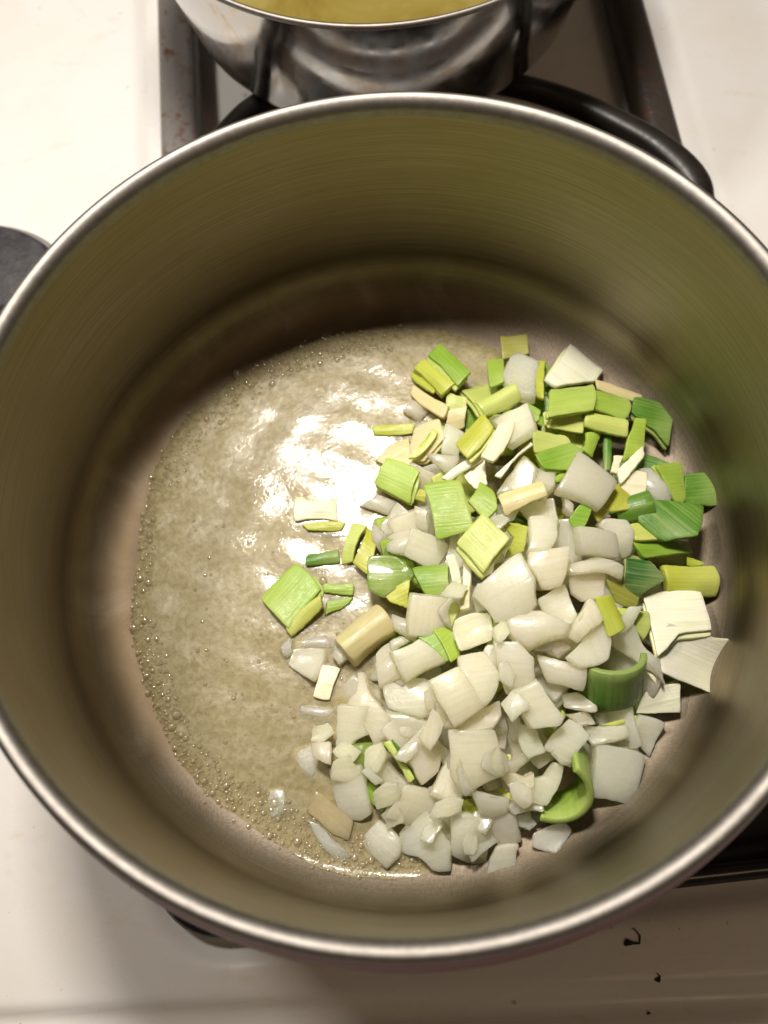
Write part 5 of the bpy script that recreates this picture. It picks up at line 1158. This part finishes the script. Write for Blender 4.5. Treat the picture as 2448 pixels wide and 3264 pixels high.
rear = tag(empty('burner_grate', (0.031, 0.235, WELL)), 'rusty grey grate holding the polished saucepan', 'grate', 'stove grates')
def local(o, pts): return [Vector(p) - o.location for p in pts]
zc = -0.034
for x, w, m in ((-0.0818, 0.0185, M_RAIL), (0.1436, 0.0155, M_RAILD)):
    a, b = local(rear, [(x, 0.128, zc), (x, 0.352, zc)])
    rail(rear, a, b, w, 0.018, m, 0.0045)
a, b = local(rear, [(-0.072, 0.3475, zc), (0.1355, 0.3475, zc)])
rail(rear, a, b, 0.012, 0.016, M_RAILD)
a, b = local(rear, [(-0.072, 0.181, zc), (0.1355, 0.181, zc)])
rail(rear, a, b, 0.022, 0.016, M_RAILD)  # crossbar added out of view to darken the saucepan's reflection
def finger(parent, pts, w, h, taper=None):
    # smooth curve through the control points
    P = local(parent, pts)
    path = []
    for i in range(len(P) - 1):
        p0, p1, p2, p3 = P[max(i - 1, 0)], P[i], P[i + 1], P[min(i + 2, len(P) - 1)]
        for k in range(8):
            t = k / 8
            path.append(0.5 * ((2 * p1) + (p2 - p0) * t + (2 * p0 - 5 * p1 + 4 * p2 - p3) * t * t + (3 * p1 - p0 - 3 * p2 + p3) * t ** 3))
    path.append(P[-1])
    sca = [1 + (taper or 0) * (1 - i / (len(path) - 1)) for i in range(len(path))]
    return link('finger', sweep('finger', path, round_section(w, h, min(w, h) * .42), scale=sca), M_FING, parent)
finger(rear, [(0.1436, 0.136, -0.028), (0.1428, 0.146, -0.010), (0.1405, 0.157, -0.0062), (0.131, 0.173, -0.006), (0.117, 0.187, -0.006), (0.100, 0.2010, -0.006), (0.079, 0.2135, -0.006), (0.055, 0.223, -0.006)], 0.0085, 0.010, 0.6)
finger(rear, [(-0.0818, 0.140, -0.028), (-0.078, 0.160, -0.010), (-0.069, 0.186, -0.006), (-0.054, 0.2075, -0.006), (-0.041, 0.2200, -0.006), (-0.02, 0.230, -0.006)], 0.0085, 0.011, 0.4)
finger(rear, [(0.1436, 0.335, -0.028), (0.136, 0.330, -0.008), (0.085, 0.292, -0.006)], 0.0085, 0.011)
finger(rear, [(-0.0818, 0.335, -0.028), (-0.072, 0.330, -0.008), (-0.025, 0.292, -0.006)], 0.0085, 0.011)

front = tag(empty('burner_grate', (0.03, 0, WELL)), 'black grate under the large steel pot', 'grate', 'stove grates')
for x in (-0.082, 0.142):
    a, b = local(front, [(x, -0.10, -0.030), (x, 0.155, -0.030)])
    rail(front, a, b, 0.012, 0.018, M_RAILD)
a, b = local(front, [(-0.075, 0.145, -0.034), (0.135, 0.145, -0.034)])
rail(front, a, b, 0.020, 0.018, M_RAILD)  # unseen back bar, also added so the saucepan mirrors something dark
for sx, sy in ((-1, -1), (1, -1), (-1, 1), (1, 1)):
    x0 = 0.03 + sx * 0.107
    finger(front, [(x0, sy * 0.085, -0.026), (x0 - sx * 0.010, sy * 0.080, -0.011), (0.03 + sx * 0.03, sy * 0.03, -0.010)], 0.008, 0.010)

# drip tray below the front burner: a rounded black pan with a lip
def rrect(hx, hy, r, n=10):
    pts = []
    for cx, cy, a in ((hx - r, hy - r, 0), (-hx + r, hy - r, 90), (-hx + r, -hy + r, 180), (hx - r, -hy + r, 270)):
        for i in range(n + 1):
            t = math.radians(a + 90 * i / n)
            pts.append((cx + r * math.cos(t), cy + r * math.sin(t)))
    return pts
tray = tag(empty('drip_tray', (0.027, 0.000, WELL)), 'black enamel drip tray with rounded corners under the large pot', 'drip tray')
rings = [(0.0, 0.0005), (0.0005, 0.008), (0.002, 0.0105), (0.005, 0.0110), (0.0075, 0.0085), (0.011, 0.0035), (0.02, 0.0030), (0.06, 0.0028)]
vs, fs = [], []
for d, z in rings:
    vs += [(x, y, z) for x, y in rrect(0.130 - d, 0.1215 - d, max(0.026 - d, 0.006))]
m = 44
for k in range(len(rings) - 1):
    for i in range(m):
        j = (i + 1) % m
        fs.append((k * m + i, k * m + j, (k + 1) * m + j, (k + 1) * m + i))
fs.append(tuple((len(rings) - 1) * m + i for i in range(m)))
link('pan', mesh('tray_pan', vs, fs), M_TRAY, tray)

# burner cap on the left burner
cap = tag(empty('oval_burner', (-0.172, 0.158, Z0)), 'matte black oval burner cap with grey edge on the white stovetop', 'burner cap')
def oval(name, prof, sx, sy):
    me = lathe(name, prof, 96)
    for v in me.vertices:
        v.co.x *= sx; v.co.y *= sy
    me.update()
    return me
link('burner_ring', oval('burner_ring', [(0.0, 0.0), (1.0, 0.0), (1.0, 0.018), (0.985, 0.021), (0.96, 0.022), (0.0, 0.022)], 0.041, 0.0255), M_CAPRING, cap)
c = link('cap', oval('cap', [(0.0, 0.0222), (0.985, 0.0222), (1.0, 0.0235), (1.0, 0.0255), (0.98, 0.027), (0.9, 0.0276), (0.0, 0.028)], 0.0385, 0.0228), M_CAP, cap)
c.location = (0.0006, -0.0018, 0)
cap.rotation_euler = (0, 0, math.radians(-10))

# ------------------------------------------------------------------ the large steel pot
HR, RR, RF = 0.0962, 0.120, 0.1172
pot = tag(empty('cooking_pot', (0, 0, -0.005)), 'wide brushed steel pot with rolled rim and dark red outside', 'pot')
def pl(o): o.location = (0, 0, 0.005); return o
wall_p = [(0.1162, 0.0190), (0.1161, 0.030), (0.1158, 0.060), (0.1154, 0.080), (0.1152, 0.0905)]
pl(link('wall', lathe('pot_wall', wall_p, 200), M_STEEL, pot))
fl = [(0.0, 0.0)] + [(0.012 * i, 0.0) for i in range(1, 9)] + fillet(0.0972, 0.0190, 0.0190, -90, 0, 14)
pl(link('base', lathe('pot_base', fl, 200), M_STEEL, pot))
rim_p = [(0.1152, 0.0905), (0.11525, 0.0915)] + fillet(0.1192, 0.0923, 0.0039, 176, 92, 12) + fillet(0.1190, 0.0948, 0.0013, 75, -80, 8) + [(0.1185, 0.0925)]
pl(link('rim', lathe('pot_rim', rim_p, 220), M_RIM, pot))
shell = [(0.1182, 0.0925), (0.1200, 0.0900), (0.1228, 0.0850), (0.1246, 0.076), (0.1248, 0.050), (0.1243, 0.025), (0.1238, 0.010), (0.1215, 0.001), (0.1150, -0.0042), (0.09, -0.0048), (0.0, -0.0048)]
pl(link('outer_shell', lathe('pot_shell', shell, 200), M_RED, pot))

# ------------------------------------------------------------------ the saucepan behind and its broth
sp = tag(empty('saucepan', (0.0207, 0.278, 0.0)), 'polished heat-stained steel saucepan of broth behind the large pot', 'saucepan')
out_p = [(0.0, 0.0002), (0.072, 0.0002)] + fillet(0.078, 0.012, 0.0118, -88, -8, 8) + [(0.0945, 0.030), (0.0985, 0.045), (0.1005, 0.058), (0.1016, 0.0665)]
link('body', lathe('saucepan_body', out_p, 160), M_POL, sp)
lipo = [(0.1016, 0.0665), (0.1030, 0.0676)] + fillet(0.1032, 0.0694, 0.0012, -50, 190, 8) + [(0.1006, 0.066)]
link('rim', lathe('saucepan_rim', lipo, 160), M_RIM, sp)
link('inner_wall', lathe('saucepan_inner', [(0.1006, 0.066), (0.0995, 0.058), (0.0975, 0.045), (0.0930, 0.028), (0.080, 0.008), (0.0, 0.004)], 160), M_POL, sp)
br = link('broth', lathe('broth', [(0.0, 0.0585), (0.06, 0.0586), (0.0975, 0.0587), (0.0993, 0.0592), (0.0970, 0.0500), (0.0, 0.050)], 120), M_BROTH)
br.location = (0.0207, 0.278, 0.0)
tag(br, 'cloudy ochre broth inside the polished saucepan', 'broth')

# ------------------------------------------------------------------ melted butter on the pot floor
def floor_z(r):
    d = max(0.0, min(r - 0.0972, 0.0189))
    return 0.0190 - math.sqrt(0.0190 ** 2 - d * d)
BUT = np.array(BUTTER) / 1000.0
def resample(P, n):
    P = np.vstack([P, P[:1]])
    d = np.r_[0, np.cumsum(np.hypot(*np.diff(P, axis=0).T))]
    s = np.linspace(0, d[-1], n, endpoint=False)
    return np.stack([np.interp(s, d, P[:, 0]), np.interp(s, d, P[:, 1])], 1)
rng = np.random.default_rng(3)
N = 240
bo = resample(BUT, N)
for _ in range(2):
    bo = (np.roll(bo, 1, 0) + 2 * bo + np.roll(bo, -1, 0)) / 4
wob = np.convolve(np.tile(rng.normal(0, 1, N), 3), np.ones(7) / 7, 'same')[N:2 * N]
cen = bo.mean(0)
dirs = (bo - cen) / np.linalg.norm(bo - cen, axis=1)[:, None]
bo = bo + dirs * (wob * 0.0010)[:, None]
vs, fs = [], []
R = 46
for k in range(R):
    t = 1 - k / R
    e = k / R * 0.08                               # rough distance from the edge
    ring = cen + (bo - cen) * t
    z = 0.0004 + 0.0026 * (1 - math.exp(-e / 0.0022))
    for q in ring:
        w = 0.00010 * math.sin(q[0] * 310 + 2 * math.sin(q[1] * 170)) + 0.00008 * math.sin(q[1] * 420 + q[0] * 150)
        rr = math.hypot(q[0], q[1])
        vs.append((q[0], q[1], max(z + w * min(1, k / 4) + 0.0002, floor_z(rr) + 0.0004)))
vs.append((cen[0], cen[1], 0.0032))
for k in range(R - 1):
    for i in range(N):
        j = (i + 1) % N
        fs.append((k * N + i, k * N + j, (k + 1) * N + j, (k + 1) * N + i))
for i in range(N):
    fs.append(((R - 1) * N + i, (R - 1) * N + (i + 1) % N, R * N))
tag(link('melted_butter', mesh('melted_butter', vs, fs), M_BUTTER), 'pool of melted foaming butter on the pot floor', 'butter')

def dome(vs, fs, x, y, z, r, n=10, rows=4):
    b = len(vs)
    for i in range(rows):
        a = math.radians(90 * i / rows - 12)
        for k in range(n):
            t = 2 * math.pi * k / n
            vs.append((x + r * math.cos(a) * math.cos(t), y + r * math.cos(a) * math.sin(t), z + r * math.sin(a) * .9))
    vs.append((x, y, z + r * .9))
    for i in range(rows - 1):
        for k in range(n):
            k2 = (k + 1) % n
            fs.append((b + i * n + k, b + i * n + k2, b + (i + 1) * n + k2, b + (i + 1) * n + k))
    for k in range(n):
        fs.append((b + (rows - 1) * n + k, b + (rows - 1) * n + (k + 1) % n, b + rows * n))
vs, fs = [], []
placed = []
random.seed(11)
def try_bubble(x, y, r, z=0.0032):
    for X_, Y_, r_ in placed:
        if (X_ - x) ** 2 + (Y_ - y) ** 2 < (0.85 * (r + r_)) ** 2: return
    placed.append((x, y, r)); dome(vs, fs, x, y, z, r)
# foam along the rim of the pool: thick at the front and left, thinner at the back
for _ in range(8000):
    i = random.randrange(N)
    q = bo[i]
    ang = math.degrees(math.atan2(q[1] - cen[1], q[0] - cen[0]))
    if -120 < ang < -62: dens, wid = 1.0, 0.012
    elif -170 < ang <= -120: dens, wid = 0.8, 0.009
    elif ang <= -170 or ang > 150: dens, wid = 0.35, 0.006
    elif 75 < ang <= 150: dens, wid = 0.5, 0.012
    else: continue
    if random.random() > dens: continue
    e = random.random() ** 1.5 * wid + 0.0006
    d = cen - q; d = d / np.linalg.norm(d)
    x, y = q + d * e + np.array([random.gauss(0, .0006), random.gauss(0, .0006)])
    r = min(0.0021, 0.0003 + random.expovariate(1 / 0.00034))
    try_bubble(x, y, r, max(0.0007 + 0.0025 * (1 - math.exp(-e / 0.0022)), floor_z(math.hypot(x, y)) + .0004))
# single bubbles near the vegetables
for _ in range(420):
    x, y = random.uniform(-0.075, 0.02), random.uniform(-0.085, 0.03)
    if random.random() < 0.35:
        try_bubble(x, y, random.uniform(0.0003, 0.0009))
for x, y in ((-.029, -.006), (-.026, -.015), (-.018, -.018), (-.030, -.062), (-.034, -.061), (-.022, -.070), (-.008, -.079), (-.012, -.030)):
    try_bubble(x, y, random.uniform(0.0010, 0.0016))
tag(link('butter_bubbles', mesh('butter_bubbles', vs, fs), M_BUB), 'tiny foam bubbles along the edge of the butter', 'bubbles', kind='stuff')

# ------------------------------------------------------------------ onion and leek
TINT = {
    'm': srgb(124, 164, 46), 'n': srgb(150, 180, 64), 'd': srgb(72, 122, 30), 'k': srgb(44, 94, 40), 'y': srgb(182, 188, 64),
    'p': srgb(196, 206, 108), 'q': srgb(168, 196, 88), 'z': srgb(142, 140, 56), 'w': srgb(240, 236, 212), 'u': srgb(238, 228, 212),
    'c': srgb(222, 204, 152), 't': srgb(216, 198, 150), 'o': srgb(254, 249, 224), 'x': srgb(228, 222, 198),
}
def piece_mesh(outline, thick, bulge, both, seed, M=36):
    r = np.random.default_rng(seed)
    P = np.array(outline, float) * 1.07
    # keep the corners, resample the sides
    n = len(P)
    L = np.hypot(*(np.roll(P, -1, 0) - P).T)
    cnt = np.maximum(2, np.round(M * L / L.sum())).astype(int)
    pts = []
    for i in range(n):
        a, b = P[i], P[(i + 1) % n]
        bow = r.normal(0, 0.035) * L[i]
        nrm = np.array([b[1] - a[1], a[0] - b[0]]) / max(L[i], 1e-6)
        for k in range(cnt[i]):
            t = k / cnt[i]
            pts.append(a + (b - a) * t + nrm * bow * 4 * t * (1 - t) + (r.normal(0, .10, 2) if k else 0))
    Q = np.array(pts)
    Q = (np.roll(Q, 1, 0) + 6 * Q + np.roll(Q, -1, 0)) / 8
    m = len(Q)
    c = Q.mean(0)
    ext = np.abs(Q - c).max(0) + 1e-6
    size = np.sqrt(ext[0] * ext[1])
    e = min(0.5, thick * 0.14) if both else min(0.3, thick * .16)
    ph = r.uniform(0, 6.28, 4)
    def warp(q, z):
        u = (q - c) / ext
        dz = bulge * (0.55 - u[:, 1] ** 2)
        if both: dz = dz + bulge * 0.6 * (0.4 - u[:, 0] ** 2)
        up = np.clip((z + thick) / thick, 0, 1)
        dz = dz + up * (wedge[0] * u[:, 0] + wedge[1] * u[:, 1])
        dz = dz + 0.03 * size * (np.sin(u[:, 0] * 3 + ph[0]) * np.sin(u[:, 1] * 2.5 + ph[1]))
        return np.c_[q, z + dz]
    slant = 1 + r.uniform(-0.16, 0.10) if both else 1 + r.normal(0, .04)
    wedge = r.uniform(-0.22, 0.22, 2) * thick if both else np.zeros(2)
    rings = [(0.30, 0, -thick), (0.65, 0, -thick), (0.97, 0, -thick), (1.0, 0, -thick * .88), (1.0, 0, -thick * .5), (1.0, 0, -e),
             (1.0, e * .35, -e * .3), (1.0, e, 0), (0.86, 0, 0), (0.66, 0, 0), (0.44, 0, 0), (0.22, 0, 0)]
    V = []
    for s, ins, z in rings:
        q = c + (Q - c) * s * (slant if z <= -thick * .88 else 1)
        if ins:
            d = Q - c
            q = q - d / np.linalg.norm(d, axis=1)[:, None] * ins
        V.append(warp(q, np.full(m, float(z))))
    V = np.vstack(V)
    top = warp(c[None], np.zeros(1)); bot = warp(c[None], np.full(1, -thick))
    V = np.vstack([V, top, bot]) / 1000.0
    F = []
    K = len(rings)
    for k in range(K - 1):
        for i in range(m):
            j = (i + 1) % m
            F.append((k * m + i, k * m + j, (k + 1) * m + j, (k + 1) * m + i))
    for i in range(m):
        j = (i + 1) % m
        F.append(((K - 1) * m + i, (K - 1) * m + j, K * m))
        F.append((j, i, K * m + 1))
    return mesh('piece', V, F)

tint_rng = random.Random(5)
def polyarea(P): return abs(sum(P[i - 1][0] * P[i][1] - P[i][0] * P[i - 1][1] for i in range(len(P)))) / 2
def tinted(o, code, amt=0.05):
    b = TINT[code]
    k = 1 + tint_rng.uniform(-amt, amt)
    g = tint_rng.uniform(-amt, amt) * .6
    o.color = (min(1, b[0] * (k + g)), min(1, b[1] * k), min(1, b[2] * (k - g)), 1)

for i, (kind, code, thick, bulge, loc, rot, outline, label) in enumerate(PIECES):
    me = piece_mesh(outline, thick * (.5 if kind == 'leek' and thick < 3.5 else 1), bulge, kind == 'onion', 100 + i)
    o = link(kind + '_piece', me, M_ONION if kind == 'onion' else M_LEEK)
    o.location = [v / 1000 for v in loc]
    o.rotation_euler = [math.radians(v) for v in rot]
    tinted(o, code, 0.09 if kind == 'leek' else 0.05)
    if kind == 'leek' and thick < 3.5 and len(outline) >= 4 and abs(bulge) < 2.5 and polyarea(outline) > 90:
        # the next leaf inside, a little offset and paler
        sh = np.array(outline) * [0.99, 0.93]
        inner = link('inner_leaf', piece_mesh(sh.tolist(), 1.2, bulge, False, 900 + i), M_LEEK, o)
        inner.location = (tint_rng.uniform(-.0006, .0006), tint_rng.choice((-1, 1)) * tint_rng.uniform(.0008, .0017), -(thick * .5 + .35) / 1000)
        inner.color = tuple(0.55 * a + 0.45 * b_ for a, b_ in zip(o.color, (0.62, 0.66, 0.22, 1)))
    tag(o, label, kind, 'diced onion pieces in the pot' if kind == 'onion' else 'cut leek pieces in the pot')

def curl(name, radius, length, arc0, arc1, thick, flare=0.0, n=30):
    """a slice of leek leaf still bent round its stalk: part of a tube about local X"""
    vs, fs = [], []
    prof = [(-length / 2 + .3, -.0), (-length / 2, .3), (-length / 2, thick - .3), (-length / 2 + .3, thick)] + \
           [(-length / 2 + length * t, thick) for t in (.25, .5, .75)] + \
           [(length / 2 - .3, thick), (length / 2, thick - .3), (length / 2, .3), (length / 2 - .3, 0)] + [(-length / 2 + length * t, 0) for t in (.75, .5, .25)]
    m = len(prof)
    for i in range(n + 1):
        a = math.radians(arc0 + (arc1 - arc0) * i / n)
        rr = radius + flare * math.cos(2 * a)
        for x, d in prof:
            vs.append((x / 1000, (rr - d) * math.cos(a) / 1000, (rr - d) * math.sin(a) / 1000))
    for i in range(n):
        for k in range(m):
            k2 = (k + 1) % m
            fs.append((i * m + k, (i + 1) * m + k, (i + 1) * m + k2, i * m + k2))
    fs.append(tuple(range(m)))
    fs.append(tuple(n * m + k for k in reversed(range(m))))
    return mesh(name, vs, fs)

def place_curl(loc, axis, ref, args, code, label):
    o = link('leek_piece', curl('leek_curl', *args), M_LEEK)
    x = Vector(axis).normalized()
    y = Vector(ref); y = (y - x * y.dot(x)).normalized()
    z = x.cross(y)
    o.matrix_world = Matrix.Translation([v / 1000 for v in loc]) @ Matrix((x, y, z)).transposed().to_4x4()
    tinted(o, code)
    tag(o, label, 'leek', 'cut leek pieces in the pot')
for c_ in CURLS:
    place_curl(*c_)

# ------------------------------------------------------------------ crumbs on the stovetop
def crumb(name, pts, radii, label):
    P = [Vector(p) for p in pts]
    path = []
    for i in range(len(P) - 1):
        for k in range(6):
            path.append(P[i].lerp(P[i + 1], k / 6))
    path.append(P[-1])
    vs, fs = [], []
    m = 7
    for i, p in enumerate(path):
        f = i / (len(path) - 1) * (len(radii) - 1)
        a = int(min(f, len(radii) - 2)); r = radii[a] + (radii[a + 1] - radii[a]) * (f - a)
        t = (path[min(i + 1, len(path) - 1)] - path[max(i - 1, 0)]).normalized()
        s = t.cross(Vector((0, 0, 1))).normalized()
        for k in range(m):
            an = 2 * math.pi * k / m
            vs.append(p + s * math.cos(an) * r + Vector((0, 0, 1)) * math.sin(an) * r * .6)
    for i in range(len(path) - 1):
        for k in range(m):
            k2 = (k + 1) % m
            fs.append((i * m + k, (i + 1) * m + k, (i + 1) * m + k2, i * m + k2))
    fs.append(tuple(range(m))); fs.append(tuple((len(path) - 1) * m + k for k in reversed(range(m))))
    tag(link(name, mesh(name, vs, fs), M_HERB), label, 'crumb', 'burnt crumbs on the stovetop')
for nm, pts, rad, lab in CRUMBS:
    crumb(nm, [(x / 1000, y / 1000, float(stove_height(np.array(x / 1000), np.array(y / 1000))) + z / 1000) for x, y, z in pts], [r * 0.0008 for r in rad], lab)
